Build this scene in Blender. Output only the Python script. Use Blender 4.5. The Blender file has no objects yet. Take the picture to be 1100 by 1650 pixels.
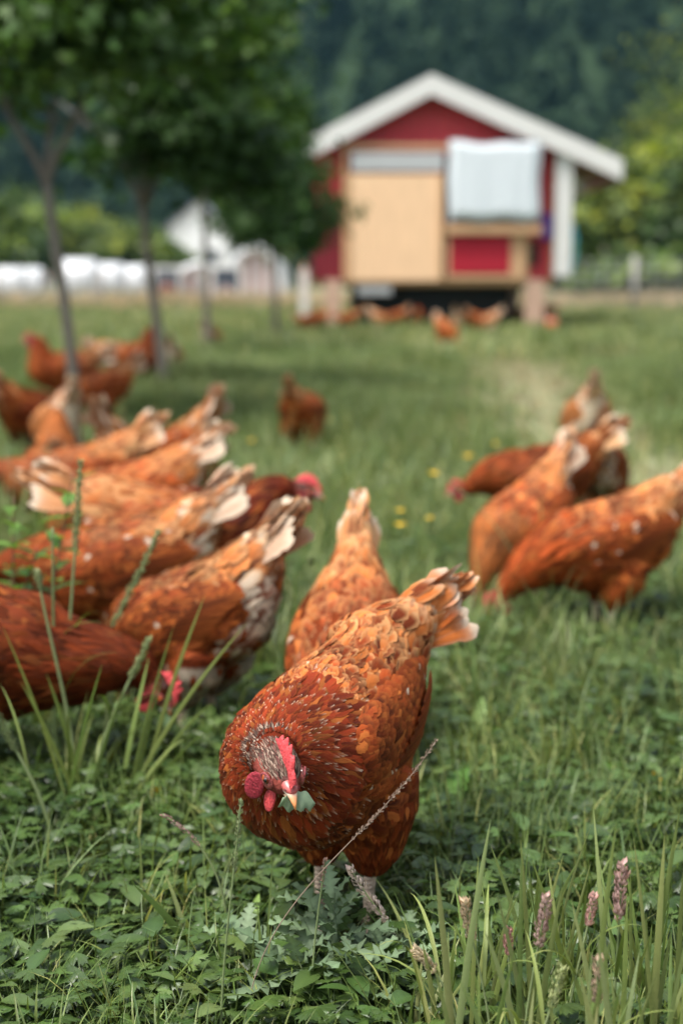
import bpy, math, random
import numpy as np
from mathutils import Vector, Matrix
random.seed(7)
RNG = np.random.default_rng(11)
PI = math.pi
R = math.radians
SC = bpy.context.scene

# ------------------------------------------------------------------ camera
CAM_H, PITCH, LENS = 0.68, 9.17, 50.0
FPX = 1650 * LENS / 36.0
cam_d = bpy.data.cameras.new('camera')
cam_d.sensor_fit = 'VERTICAL'; cam_d.sensor_height = 36.0; cam_d.sensor_width = 24.0
cam_d.lens = LENS; cam_d.clip_start = 0.02; cam_d.clip_end = 3000
cam = bpy.data.objects.new('camera', cam_d); SC.collection.objects.link(cam)
cam.location = (0, 0, CAM_H); cam.rotation_euler = (R(90 - PITCH), 0, 0)
cam_d.dof.use_dof = True; cam_d.dof.focus_distance = 1.285
cam_d.dof.aperture_fstop = 3.3; cam_d.dof.aperture_blades = 9
SC.camera = cam

# ------------------------------------------------------------------ light
SUN_EL, SUN_AZ = 66, 232          # degrees; azimuth clockwise from +Y
w = bpy.data.worlds.new('World'); SC.world = w; w.use_nodes = True
nt = w.node_tree; nt.nodes.clear()
sky = nt.nodes.new('ShaderNodeTexSky'); sky.sky_type = 'NISHITA'; sky.sun_disc = False
sky.sun_elevation = R(SUN_EL); sky.sun_rotation = R(SUN_AZ); sky.air_density = 1.2; sky.dust_density = 4.0
bg = nt.nodes.new('ShaderNodeBackground'); bg.inputs[1].default_value = 0.068
ow = nt.nodes.new('ShaderNodeOutputWorld')
hs_ = nt.nodes.new('ShaderNodeHueSaturation'); hs_.inputs['Saturation'].default_value = .45
nt.links.new(sky.outputs[0], hs_.inputs['Color']); nt.links.new(hs_.outputs[0], bg.inputs[0]); nt.links.new(bg.outputs[0], ow.inputs[0])
sd = bpy.data.lights.new('sun', 'SUN'); sd.energy = 1.45; sd.angle = R(20); sd.color = (1, .965, .91)
so = bpy.data.objects.new('sun', sd); SC.collection.objects.link(so)
sv = Vector((math.sin(R(SUN_AZ)) * math.cos(R(SUN_EL)), math.cos(R(SUN_AZ)) * math.cos(R(SUN_EL)), math.sin(R(SUN_EL))))
so.rotation_euler = sv.to_track_quat('Z', 'Y').to_euler(); so.location = (0, 0, 30)
SC.view_settings.view_transform = 'Standard'; SC.view_settings.look = 'None'
SC.view_settings.gamma = 1.0; SC.view_settings.use_curve_mapping = False
SC.view_settings.exposure = 1.98
SC.render.engine = 'CYCLES'
SC.cycles.max_bounces = 8; SC.cycles.transparent_max_bounces = 8; SC.cycles.volume_bounces = 0
SC.cycles.use_denoising = True

# ------------------------------------------------------------------ pixel helpers
_fw = np.array([0, math.cos(R(PITCH)), -math.sin(R(PITCH))]); _up = np.array([0, math.sin(R(PITCH)), math.cos(R(PITCH))])
def ray(px, py):
    return np.array([1., 0, 0]) * (px - 550) / FPX + _up * (825 - py) / FPX + _fw
def at_z(px, py, z=0.0):
    d = ray(px, py); t = (z - CAM_H) / d[2]; return np.array([0, 0, CAM_H]) + d * t
def at_y(px, py, Y):
    d = ray(px, py); t = Y / d[1]; return np.array([0, 0, CAM_H]) + d * t

# ------------------------------------------------------------------ object helpers
def link(o): SC.collection.objects.link(o); return o
def tag(o, label=None, cat=None, group=None, kind=None):
    if label: o['label'] = label
    if cat: o['category'] = cat
    if group: o['group'] = group
    if kind: o['kind'] = kind
    return o
def empty(name, loc=(0, 0, 0), rz=0.0):
    o = bpy.data.objects.new(name, None); link(o); o.location = loc; o.rotation_euler = (0, 0, rz); o.empty_display_size = .1
    return o
def mesh(name, V, F, col=None, uv=None, mats=(), smooth=True, matidx=None):
    """V (n,3); F list of int arrays (m,k) - one array per face size"""
    V = np.asarray(V, dtype=np.float32)
    F = [np.asarray(f, dtype=np.int32) for f in F if len(f)]
    me = bpy.data.meshes.new(name)
    me.vertices.add(len(V)); me.vertices.foreach_set('co', V.ravel())
    nl = sum(f.size for f in F); npg = sum(len(f) for f in F)
    me.loops.add(nl); me.loops.foreach_set('vertex_index', np.concatenate([f.ravel() for f in F]))
    tot = np.concatenate([np.full(len(f), f.shape[1], np.int32) for f in F])
    st = np.concatenate([[0], np.cumsum(tot)[:-1]]).astype(np.int32)
    me.polygons.add(npg); me.polygons.foreach_set('loop_start', st); me.polygons.foreach_set('loop_total', tot)
    if matidx is not None: me.polygons.foreach_set('material_index', np.asarray(matidx, np.int32))
    me.polygons.foreach_set('use_smooth', np.full(npg, smooth, bool))
    me.update(calc_edges=True)
    if col is not None:
        c = np.ones((len(V), 4), np.float32); c[:, :3] = col
        a = me.color_attributes.new('col', 'FLOAT_COLOR', 'POINT'); a.data.foreach_set('color', c.ravel())
    if uv is not None:
        a = me.attributes.new('uvp', 'FLOAT2', 'POINT'); a.data.foreach_set('vector', np.asarray(uv, np.float32).ravel())
    for m in (mats if isinstance(mats, (list, tuple)) else [mats]): me.materials.append(m)
    return me
def obj(name, me, parent=None, loc=None, rot=None):
    o = bpy.data.objects.new(name, me); link(o)
    if parent is not None: o.parent = parent
    if loc is not None: o.location = loc
    if rot is not None: o.rotation_euler = rot
    return o
class Geo:
    """collects pieces into one mesh"""
    def __init__(s): s.V = []; s.F = {}; s.C = []; s.U = []; s.n = 0
    def add(s, V, F, col=(1, 1, 1), uv=None):
        V = np.asarray(V, float).reshape(-1, 3)
        if isinstance(F, np.ndarray): F = [F]
        for f in F:
            f = np.asarray(f)
            if len(f): s.F.setdefault(f.shape[1], []).append(f + s.n)
        s.V.append(V); s.C.append(np.broadcast_to(np.asarray(col, float), V.shape))
        s.U.append(np.zeros((len(V), 2)) if uv is None else np.asarray(uv, float)); s.n += len(V)
        return s
    def mesh(s, name, mats, smooth=True):
        return mesh(name, np.concatenate(s.V), [np.concatenate(f) for f in s.F.values()], np.concatenate(s.C), np.concatenate(s.U), mats, smooth)
    def box(s, x0, x1, y0, y1, z0, z1, col=(1, 1, 1), M=None):
        V = np.array([[x, y, z] for x in (x0, x1) for y in (y0, y1) for z in (z0, z1)], float)
        F = np.array([[0, 1, 3, 2], [4, 6, 7, 5], [0, 4, 5, 1], [2, 3, 7, 6], [0, 2, 6, 4], [1, 5, 7, 3]])
        if M is not None: V = V @ np.array(M.to_3x3()).T + np.array(M.translation)
        return s.add(V, F, col)
    def tube(s, P, rad, n=8, col=(1, 1, 1), cap=True, flat=None):
        V, F, t = tube_arr(P, rad, n, flat, cap); 
        return s.add(V, F, col, t)
def frames(P, ref=(0, 0, 1)):
    P = np.asarray(P, float); T = np.gradient(P, axis=0); T /= np.linalg.norm(T, axis=1)[:, None] + 1e-12
    S = np.zeros_like(P); U = np.zeros_like(P); u = np.array(ref, float)
    if abs(T[0] @ u) > .95: u = np.array([1., 0, 0])
    for i in range(len(P)):
        u = u - T[i] * (u @ T[i]); u /= np.linalg.norm(u) + 1e-12
        U[i] = u; S[i] = np.cross(T[i], u)
    return T, S, U
def tube_arr(P, rad, n=8, flat=None, cap=True):
    P = np.asarray(P, float); m = len(P); rad = np.broadcast_to(np.asarray(rad, float), (m,))
    T, S, U = frames(P); th = np.linspace(0, 2 * PI, n, endpoint=False)
    fl = 1.0 if flat is None else flat
    V = P[:, None] + rad[:, None, None] * (np.cos(th)[None, :, None] * S[:, None] + fl * np.sin(th)[None, :, None] * U[:, None])
    V = V.reshape(-1, 3); F = []
    i = np.arange(m - 1)[:, None]; j = np.arange(n)[None]
    F = np.stack([i * n + j, i * n + (j + 1) % n, (i + 1) * n + (j + 1) % n, (i + 1) * n + j], -1).reshape(-1, 4)
    uv = np.stack([np.tile(th / (2 * PI), m), np.repeat(np.linspace(0, 1, m), n)], -1)
    fs = [F]
    if cap:
        V = np.vstack([V, P[:1], P[-1:]]); uv = np.vstack([uv, [[.5, 0], [.5, 1]]])
        a = m * n; jj = np.arange(n)
        fs.append(np.concatenate([np.stack([np.full(n, a), (jj + 1) % n, jj], -1),
                                  np.stack([np.full(n, a + 1), (m - 1) * n + jj, (m - 1) * n + (jj + 1) % n], -1)]))
    return V, fs, uv
def ellipsoid(c, axes, r, n=12, m=8):
    """axes 3x3 rows"""
    th = np.linspace(0, 2 * PI, n, endpoint=False); ph = np.linspace(-PI / 2, PI / 2, m)
    A = np.asarray(axes, float); L = []
    for p in ph[1:-1]:
        L.append(np.stack([np.cos(p) * np.cos(th), np.cos(p) * np.sin(th), np.full(n, math.sin(p))], -1))
    V = np.vstack(L + [np.array([[0, 0, -1], [0, 0, 1]])]) * np.asarray(r)
    V = V @ A + np.asarray(c); k = len(L)
    i = np.arange(k - 1)[:, None]; j = np.arange(n)[None]
    F = np.stack([i * n + j, i * n + (j + 1) % n, (i + 1) * n + (j + 1) % n, (i + 1) * n + j], -1).reshape(-1, 4)
    jj = np.arange(n); a = k * n
    T = np.concatenate([np.stack([np.full(n, a), (jj + 1) % n, jj], -1), np.stack([np.full(n, a + 1), (k - 1) * n + jj, (k - 1) * n + (jj + 1) % n], -1)])
    return V, [F, T]
def bez(p0, p1, p2, p3, n):
    t = np.linspace(0, 1, n)[:, None]; p0, p1, p2, p3 = map(lambda a: np.asarray(a, float), (p0, p1, p2, p3))
    return (1 - t) ** 3 * p0 + 3 * (1 - t) ** 2 * t * p1 + 3 * (1 - t) * t * t * p2 + t ** 3 * p3
def sstep(a, b, x): t = np.clip((x - a) / (b - a), 0, 1); return t * t * (3 - 2 * t)
def lerp(a, b, t): return a + (b - a) * t

# ------------------------------------------------------------------ materials
class NM:
    def __init__(s, name):
        s.m = bpy.data.materials.new(name); s.m.use_nodes = True; s.t = s.m.node_tree; s.t.nodes.clear()
    def n(s, typ, **k):
        nd = s.t.nodes.new('ShaderNode' + typ)
        for a, b in k.items():
            if a.startswith('i_'):
                nm = a[2:].replace('_', ' '); nd.inputs[int(nm) if nm.isdigit() else nm].default_value = b
            else: setattr(nd, a, b)
        return nd
    def l(s, a, b): s.t.links.new(a, b)
    def mix(s, fac, a, b, mode='MIX'):
        nd = s.n('Mix', data_type='RGBA', blend_type=mode)
        for k, v in ((0, fac), (6, a), (7, b)):
            if hasattr(v, 'links'): s.l(v, nd.inputs[k])
            elif k == 0: nd.inputs[k].default_value = v
            else: nd.inputs[k].default_value = (*v[:3], 1)
        return nd.outputs[2]
    def noise(s, scale, detail=3, vec=None, rough=.55):
        nd = s.n('TexNoise', i_Scale=scale, i_Detail=detail, i_Roughness=rough)
        if vec is not None: s.l(vec, nd.inputs[0])
        return nd.outputs[0]
    def ramp(s, fac, stops):
        nd = s.n('ValToRGB'); e = nd.color_ramp.elements
        while len(e) < len(stops): e.new(.5)
        for el, (p, c) in zip(e, stops): el.position = p; el.color = (*c[:3], 1) if hasattr(c, '__len__') else (c, c, c, 1)
        s.l(fac, nd.inputs[0]); return nd.outputs[0]
    def out(s, sh): o = s.n('OutputMaterial'); s.l(sh, o.inputs[0]); return s.m
    def bump(s, h, strength=.3, dist=.01):
        b = s.n('Bump', i_Strength=strength, i_Distance=dist); s.l(h, b.inputs['Height']); return b.outputs[0]
    def bsdf(s, col, rough=.6, nrm=None, spec=.5, **k):
        b = s.n('BsdfPrincipled')
        if hasattr(col, 'links'): s.l(col, b.inputs['Base Color'])
        else: b.inputs['Base Color'].default_value = (*col, 1)
        if hasattr(rough, 'links'): s.l(rough, b.inputs['Roughness'])
        else: b.inputs['Roughness'].default_value = rough
        b.inputs['Specular IOR Level'].default_value = spec
        if nrm is not None: s.l(nrm, b.inputs['Normal'])
        for a, v in k.items(): b.inputs[a.replace('_', ' ')].default_value = v
        return b.outputs[0]

def mat_plain(name, col, rough=.6, var=.25, scale=8, spec=.4, bump=.1, bdist=.003):
    m = NM(name); tc = m.n('TexCoord').outputs['Object']
    nz = m.noise(scale, 5, tc); c = m.mix(nz, tuple(x * (1 - var) for x in col), tuple(min(1, x * (1 + var)) for x in col))
    return m.out(m.bsdf(c, rough, m.bump(m.noise(scale * 5, 3, tc), bump, bdist), spec))
def mat_vcol(name, rough=.5, spec=.4, nscale=300, bump=.2, bdist=.001, var=.2, sss=0):
    m = NM(name); a = m.n('Attribute', attribute_name='col').outputs[0]; tc = m.n('TexCoord').outputs['Object']
    nz = m.noise(nscale, 3, tc); k = m.ramp(nz, [(.3, 1 - var), (.7, 1 + var * .6)])
    c = m.mix(1.0, a, k, 'MULTIPLY')
    kw = dict(Subsurface_Weight=sss, Subsurface_Scale=.004) if sss else {}
    return m.out(m.bsdf(c, rough, m.bump(nz, bump, bdist), spec, **kw))
def mat_feather():
    m = NM('feather'); a = m.n('Attribute', attribute_name='col').outputs[0]
    uv = m.n('Attribute', attribute_name='uvp').outputs['Vector']
    sp = m.n('SeparateXYZ'); m.l(uv, sp.inputs[0])
    ab = m.n('Math', operation='SUBTRACT', i_1=.5); m.l(sp.outputs[0], ab.inputs[0])
    a2 = m.n('Math', operation='ABSOLUTE'); m.l(ab.outputs[0], a2.inputs[0])
    mu = m.n('Math', operation='MULTIPLY_ADD', i_1=-1.6); m.l(a2.outputs[0], mu.inputs[0]); m.l(sp.outputs[1], mu.inputs[2])
    cb = m.n('CombineXYZ'); m.l(mu.outputs[0], cb.inputs[0])
    tc = m.n('TexCoord').outputs['Object']
    st = m.n('Mapping'); st.inputs['Scale'].default_value = (40, 1, 1); m.l(cb.outputs[0], st.inputs[0])
    # barbs: streaks that run out from the shaft, broken by the place on the bird
    ad = m.n('VectorMath', operation='ADD'); m.l(st.outputs[0], ad.inputs[0])
    sc = m.n('VectorMath', operation='SCALE'); sc.inputs['Scale'].default_value = 55.; m.l(tc, sc.inputs[0]); m.l(sc.outputs[0], ad.inputs[1])
    nz = m.noise(1.0, 3, ad.outputs[0], .6)
    k = m.ramp(nz, [(.28, .62), (.72, 1.25)])
    c = m.mix(1.0, a, k, 'MULTIPLY')
    b = m.bsdf(c, .62, m.bump(nz, .45, .0015), .12)
    tr = m.n('BsdfTranslucent'); m.l(c, tr.inputs[0])
    mx = m.n('MixShader', i_0=.12); m.l(b, mx.inputs[1]); m.l(tr.outputs[0], mx.inputs[2])
    return m.out(mx.outputs[0])
def mat_leaf(name, c1, c2, c3=None, trans=.28, rough=.48, use_col=True, patch=1.3, spec=.35):
    """c1..c2 by instance and patches; vertex colour multiplies"""
    m = NM(name); oi = m.n('ObjectInfo'); geo = m.n('NewGeometry').outputs['Position']
    nz = m.noise(patch, 3, geo)
    ad = m.n('Math', operation='MULTIPLY_ADD', i_1=.55); m.l(oi.outputs['Random'], ad.inputs[0])
    s2 = m.n('Math', operation='MULTIPLY_ADD', i_1=1.3, i_2=-.42); m.l(nz, s2.inputs[0]); m.l(s2.outputs[0], ad.inputs[2])
    stops = [(.15, c1), (.75, c2)] if c3 is None else [(.1, c1), (.6, c2), (1.0, c3)]
    c = m.ramp(ad.outputs[0], stops)
    if use_col:
        a = m.n('Attribute', attribute_name='col').outputs[0]; c = m.mix(1.0, c, a, 'MULTIPLY')
    n2 = m.noise(260, 2, geo)
    b = m.bsdf(c, rough, m.bump(n2, .25, .0012), spec)
    tr = m.n('BsdfTranslucent'); m.l(m.mix(1.0, c, (1.15, 1.25, .6), 'MULTIPLY'), tr.inputs[0])
    mx = m.n('MixShader', i_0=trans); m.l(b, mx.inputs[1]); m.l(tr.outputs[0], mx.inputs[2])
    return m.out(mx.outputs[0])

M_FEATHER = mat_feather()
M_SKIN = mat_vcol('skin', .62, .3, 380, .8, .0022, .42, .12)
M_BODY = mat_vcol('body_down', .85, .1, 400, .5, .002, .35)
M_BEAK = mat_vcol('beak_horn', .35, .5, 250, .1, .0005, .12)
M_SHANK = mat_vcol('shank_scales', .5, .4, 350, .25, .0008, .15)
M_EYE = mat_vcol('eye', .05, .8, 100, 0, .001, .05)
M_BLADE = mat_leaf('grass_blade', (.065, .110, .026), (.135, .190, .055), (.21, .245, .10))
M_BLADE_FAR = mat_leaf('meadow_grass', (.080, .128, .036), (.145, .195, .062), (.225, .24, .115), patch=.45)
M_COVER = mat_leaf('cover_leaf', (.013, .032, .006), (.062, .108, .024), (.130, .172, .055), trans=.22, patch=3, rough=.38, spec=.5)
M_STALK = mat_leaf('stalk', (.15, .20, .08), (.23, .28, .13), trans=.15)
# ------------------------------------------------------------------ the setting
def mat_ground():
    m = NM('meadow_ground'); g = m.n('NewGeometry').outputs['Position']
    n1 = m.noise(.35, 4, g); n2 = m.noise(9, 6, g, .7)
    c = m.ramp(n1, [(.3, (.045, .085, .022)), (.55, (.085, .13, .038)), (.75, (.14, .165, .065))])
    c = m.mix(n2, m.mix(1.0, c, (.45, .45, .4), 'MULTIPLY'), c)
    sp = m.n('SeparateXYZ'); m.l(g, sp.inputs[0])
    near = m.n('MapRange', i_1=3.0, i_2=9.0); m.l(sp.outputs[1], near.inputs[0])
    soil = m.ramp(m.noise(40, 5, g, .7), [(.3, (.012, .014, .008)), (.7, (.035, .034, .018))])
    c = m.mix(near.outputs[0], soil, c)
    far = m.n('MapRange', i_1=26.0, i_2=36.0); m.l(sp.outputs[1], far.inputs[0])
    c = m.mix(far.outputs[0], c, m.ramp(n2, [(.3, (.16, .15, .085)), (.7, (.30, .27, .17))]))
    return m.out(m.bsdf(c, .9, m.bump(n2, .6, .03), .1))
xs = np.array([-1500, -300, -80, -30, -12, -5, -2, 0, 2, 5, 12, 30, 80, 300, 1500.]); ys = np.array([-60, -10, -2, 0, 1, 2, 3, 5, 9, 16, 30, 60, 120, 300, 900, 2200.])
XX, YY = np.meshgrid(xs, ys); V = np.stack([XX.ravel(), YY.ravel(), np.zeros(XX.size)], -1)
nx = len(xs); ii, jj = np.meshgrid(np.arange(len(ys) - 1), np.arange(nx - 1), indexing='ij'); ii = ii.ravel(); jj = jj.ravel()
GF = np.stack([ii * nx + jj, ii * nx + jj + 1, (ii + 1) * nx + jj + 1, (ii + 1) * nx + jj], -1)
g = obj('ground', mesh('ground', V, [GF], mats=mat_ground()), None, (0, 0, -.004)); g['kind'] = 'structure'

def hill_z(x, y):
    base = np.clip(y - 190, 0, None) * .62
    return base + sstep(190, 260, y) * (9 * np.sin(x * .021 + 1) + 7 * np.sin(x * .047 + y * .02) + 5 * np.sin(y * .05 + x * .013)) - 2 * (y < 191)
xs = np.linspace(-420, 420, 60); ys = np.linspace(170, 620, 46); XX, YY = np.meshgrid(xs, ys); nx = len(xs)
V = np.stack([XX.ravel(), YY.ravel(), hill_z(XX, YY).ravel()], -1)
ii, jj = np.meshgrid(np.arange(len(ys) - 1), np.arange(nx - 1), indexing='ij'); ii = ii.ravel(); jj = jj.ravel()
GF = np.stack([ii * nx + jj, ii * nx + jj + 1, (ii + 1) * nx + jj + 1, (ii + 1) * nx + jj], -1)
M_HILL = mat_plain('hill_soil', (.025, .045, .02), .9, .4, .05, .1, .2, .5)
h = obj('hill', mesh('hill', V, [GF], mats=M_HILL)); h['kind'] = 'structure'

# ---- scattering of stuff: points carry rot / scl / idx, geometry nodes put a tuft on each
def source_collection(name, meshes):
    c = bpy.data.collections.new(name)
    for i, me in enumerate(meshes):
        c.objects.link(bpy.data.objects.new(name + '_source', me))
    return c
def scatter(name, P, rot, scl, idx, coll, label, cat):
    me = bpy.data.meshes.new(name); me.vertices.add(len(P)); me.vertices.foreach_set('co', np.asarray(P, np.float32).ravel())
    a = me.attributes.new('rot', 'FLOAT_VECTOR', 'POINT'); a.data.foreach_set('vector', np.asarray(rot, np.float32).ravel())
    a = me.attributes.new('scl', 'FLOAT_VECTOR', 'POINT'); a.data.foreach_set('vector', np.asarray(scl, np.float32).ravel())
    a = me.attributes.new('idx', 'INT', 'POINT'); a.data.foreach_set('value', np.asarray(idx, np.int32))
    me.update(); o = obj(name, me)
    ng = bpy.data.node_groups.new(name + '_nodes', 'GeometryNodeTree')
    ng.interface.new_socket('Geometry', in_out='INPUT', socket_type='NodeSocketGeometry')
    ng.interface.new_socket('Geometry', in_out='OUTPUT', socket_type='NodeSocketGeometry')
    N = ng.nodes.new; gi = N('NodeGroupInput'); go = N('NodeGroupOutput'); ip = N('GeometryNodeInstanceOnPoints'); ci = N('GeometryNodeCollectionInfo')
    ci.inputs['Collection'].default_value = coll; ci.inputs['Separate Children'].default_value = True; ci.inputs['Reset Children'].default_value = True
    ip.inputs['Pick Instance'].default_value = True
    def na(nm, dt): k = N('GeometryNodeInputNamedAttribute'); k.data_type = dt; k.inputs[0].default_value = nm; return [s for s in k.outputs if s.enabled][0]
    L = ng.links.new
    L(gi.outputs[0], ip.inputs['Points']); L(ci.outputs[0], ip.inputs['Instance'])
    L(na('rot', 'FLOAT_VECTOR'), ip.inputs['Rotation']); L(na('scl', 'FLOAT_VECTOR'), ip.inputs['Scale']); L(na('idx', 'INT'), ip.inputs['Instance Index'])
    L(ip.outputs[0], go.inputs[0])
    md = o.modifiers.new('scatter', 'NODES'); md.node_group = ng
    tag(o, label, cat, kind='stuff'); return o

# ---- leaf and blade shapes
def blade(G, base, L, wd, az, lean, bend, col, seg=5, fold=.25):
    """one grass blade, V-folded, arching over towards az"""
    t = np.linspace(0, 1, seg + 1); ang = lean + bend * t ** 1.4
    dx = np.sin(ang); dz = np.cos(ang); dl = L / seg
    r = np.concatenate([[0], np.cumsum(dx[:-1] * dl)]); z = np.concatenate([[0], np.cumsum(dz[:-1] * dl)])
    d = np.array([math.cos(az), math.sin(az), 0]); s = np.array([-d[1], d[0], 0])
    P = np.asarray(base) + r[:, None] * d + z[:, None] * np.array([0, 0, 1])
    w = wd / 2 * np.minimum(1, .55 + t * 1.5) * (1 - t ** 2.2) + 1e-5
    nrm = -np.cos(ang)[:, None] * d + np.sin(ang)[:, None] * np.array([0, 0, 1])
    V = np.stack([P - s * w[:, None] + nrm * (w * fold)[:, None], P, P + s * w[:, None] + nrm * (w * fold)[:, None]], 1).reshape(-1, 3)
    i = np.arange(seg)[:, None] * 3; k = np.array([0, 1])[None]
    F = np.stack([i + k, i + k + 1, i + k + 4, i + k + 3], -1).reshape(-1, 4)
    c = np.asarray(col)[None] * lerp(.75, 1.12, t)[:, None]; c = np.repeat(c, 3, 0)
    G.add(V, F, c)
def lobed_leaf(G, c, size, az, tilt, col, rng):
    """creeping-buttercup leaf: three toothed lobes"""
    out = []
    for lobe in (-1, 0, 1):
        a0 = lobe * R(62); 
        for da, r in ((-34, .42), (-26, .80), (-17, .72), (-10, .98), (0, .84), (9, 1.0), (16, .74), (26, .82), (34, .42)):
            out.append((a0 + R(da) * .85, r * (1 if lobe == 0 else .88) * rng.uniform(.92, 1.06)))
    a = np.array([o[0] for o in out]); r = np.array([o[1] for o in out]) * size
    n = len(a); x = r * np.cos(a); y = r * np.sin(a); z = -.10 * r * (r / size) + .07 * size * np.cos(a * 3 * 1.45) * (r / size)
    V = np.vstack([[[0, 0, 0]], np.stack([x, y, z], -1)])
    mid = V[1:] * .5; mid[:, 2] = z * .35 + .05 * size; V = np.vstack([V, mid])
    i = np.arange(n - 1)
    Q = np.stack([1 + n + i, 1 + i, 2 + i, 2 + n + i], -1); T = np.stack([np.zeros(n - 1, int), 1 + n + i, 2 + n + i], -1)
    Rm = np.array(Matrix.Rotation(az, 3, 'Z') @ Matrix.Rotation(tilt, 3, 'Y'))
    V = V @ Rm.T + c
    rr = np.concatenate([[0], np.ones(n), np.full(n, .5)])[:, None]
    G.add(V, [Q, T], np.asarray(col) * lerp(1.22, .93, rr))
def oval_leaf(G, c, L, W, az, tilt, col, seg=4, curl=.25, notch=0, rng=None):
    t = np.linspace(0, 1, seg + 2); w = W / 2 * np.sin(PI * np.clip(t, 0.02, 1) ** .8) ** .8 + 1e-5
    if notch and rng is not None: w = w * (1 + notch * np.where(np.arange(len(t)) % 2, 1, -1) * (t > .05) * (t < .98))
    x = t * L; z = -curl * L * t * t
    V = np.stack([np.stack([x, -w, z + w * .3], -1), np.stack([x, 0 * w, z], -1), np.stack([x, w, z + w * .3], -1)], 1).reshape(-1, 3)
    i = np.arange(seg + 1)[:, None] * 3; k = np.array([0, 1])[None]
    F = np.stack([i + k, i + k + 1, i + k + 4, i + k + 3], -1).reshape(-1, 4)
    Rm = np.array(Matrix.Rotation(az, 3, 'Z') @ Matrix.Rotation(tilt, 3, 'Y')); V = V @ Rm.T + c
    cc = np.tile(np.array([1, 1.25, 1.])[:, None], (seg + 2, 1)) * np.asarray(col)
    G.add(V, F, cc)

def cover_clump(seed):
    rng = np.random.default_rng(seed); G = Geo()
    for k in range(9):
        az = rng.uniform(0, 2 * PI); rr = rng.uniform(.004, .038); h = rng.uniform(.022, .060)
        c = np.array([math.cos(az) * rr, math.sin(az) * rr, h]); sh = rng.uniform(.7, 1.25); col = np.array([sh, sh * rng.uniform(.95, 1.08), sh * rng.uniform(.85, 1.15)])
        P = bez([0, 0, 0], [0, 0, h * .6], c + [0, 0, -.004], c, 4); V, F, uv = tube_arr(P, .0008, 3, cap=False); G.add(V, F, np.array([1.7, 1.6, 1.3]) * sh)
        if k % 5 == 4: oval_leaf(G, c, rng.uniform(.02, .035), rng.uniform(.012, .02), az, rng.uniform(-.4, .4), col)
        else: lobed_leaf(G, c, rng.uniform(.012, .021), az + rng.uniform(-.5, .5), rng.uniform(-.35, .45), col, rng)
    for k in range(4):
        blade(G, [rng.uniform(-.03, .03), rng.uniform(-.03, .03), .005], rng.uniform(.05, .10), rng.uniform(.0015, .003), rng.uniform(0, 6.28), rng.uniform(.2, .8), rng.uniform(.5, 1.6), np.array([2.4, 2.0, 1.7]) * rng.uniform(.6, 1.1), 5)
    return G.mesh('cover_clump', [M_COVER])
def tuft(seed, nb, L0, L1, w0, w1, spread, mat, seg=5, leanmax=.5, bendmax=1.3):
    rng = np.random.default_rng(seed); G = Geo()
    for k in range(nb):
        a = rng.uniform(0, 2 * PI); r = spread * math.sqrt(rng.uniform(0, 1)); sh = rng.uniform(.7, 1.3)
        col = np.array([sh * rng.uniform(.9, 1.2), sh, sh * rng.uniform(.8, 1.3)])
        if rng.random() < .11: col = np.array([2.9, 2.0, 2.3]) * sh
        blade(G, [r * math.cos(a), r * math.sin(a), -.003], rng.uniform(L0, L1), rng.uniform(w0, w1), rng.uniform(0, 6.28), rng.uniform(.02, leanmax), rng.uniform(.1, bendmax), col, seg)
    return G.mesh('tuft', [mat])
HENS_AT = []      # (x, y, r) filled before the scatter is made
def poly_points(n, y0, y1, margin, bias=1.0):
    """points over the part of the meadow the camera sees, with a margin on both sides"""
    out = []
    y = (y0 ** bias + (y1 ** bias - y0 ** bias) * RNG.random(n * 2)) ** (1 / bias)
    hw = y * .255 + margin; x = RNG.uniform(-1, 1, n * 2) * (y1 * .255 + margin)
    m = np.abs(x) < hw; return np.stack([x[m], y[m]], -1)[:n]
def path_x(y): return 1.02 + (y - 4) * .035 + .10 * np.sin(y * .8)
def path_amount(x, y):
    """the worn pale track that runs from the lower right up to the coop"""
    cx = path_x(y)
    return np.exp(-((x - cx) / (.30 + y * .03)) ** 2) * sstep(2.8, 4.0, y)
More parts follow.
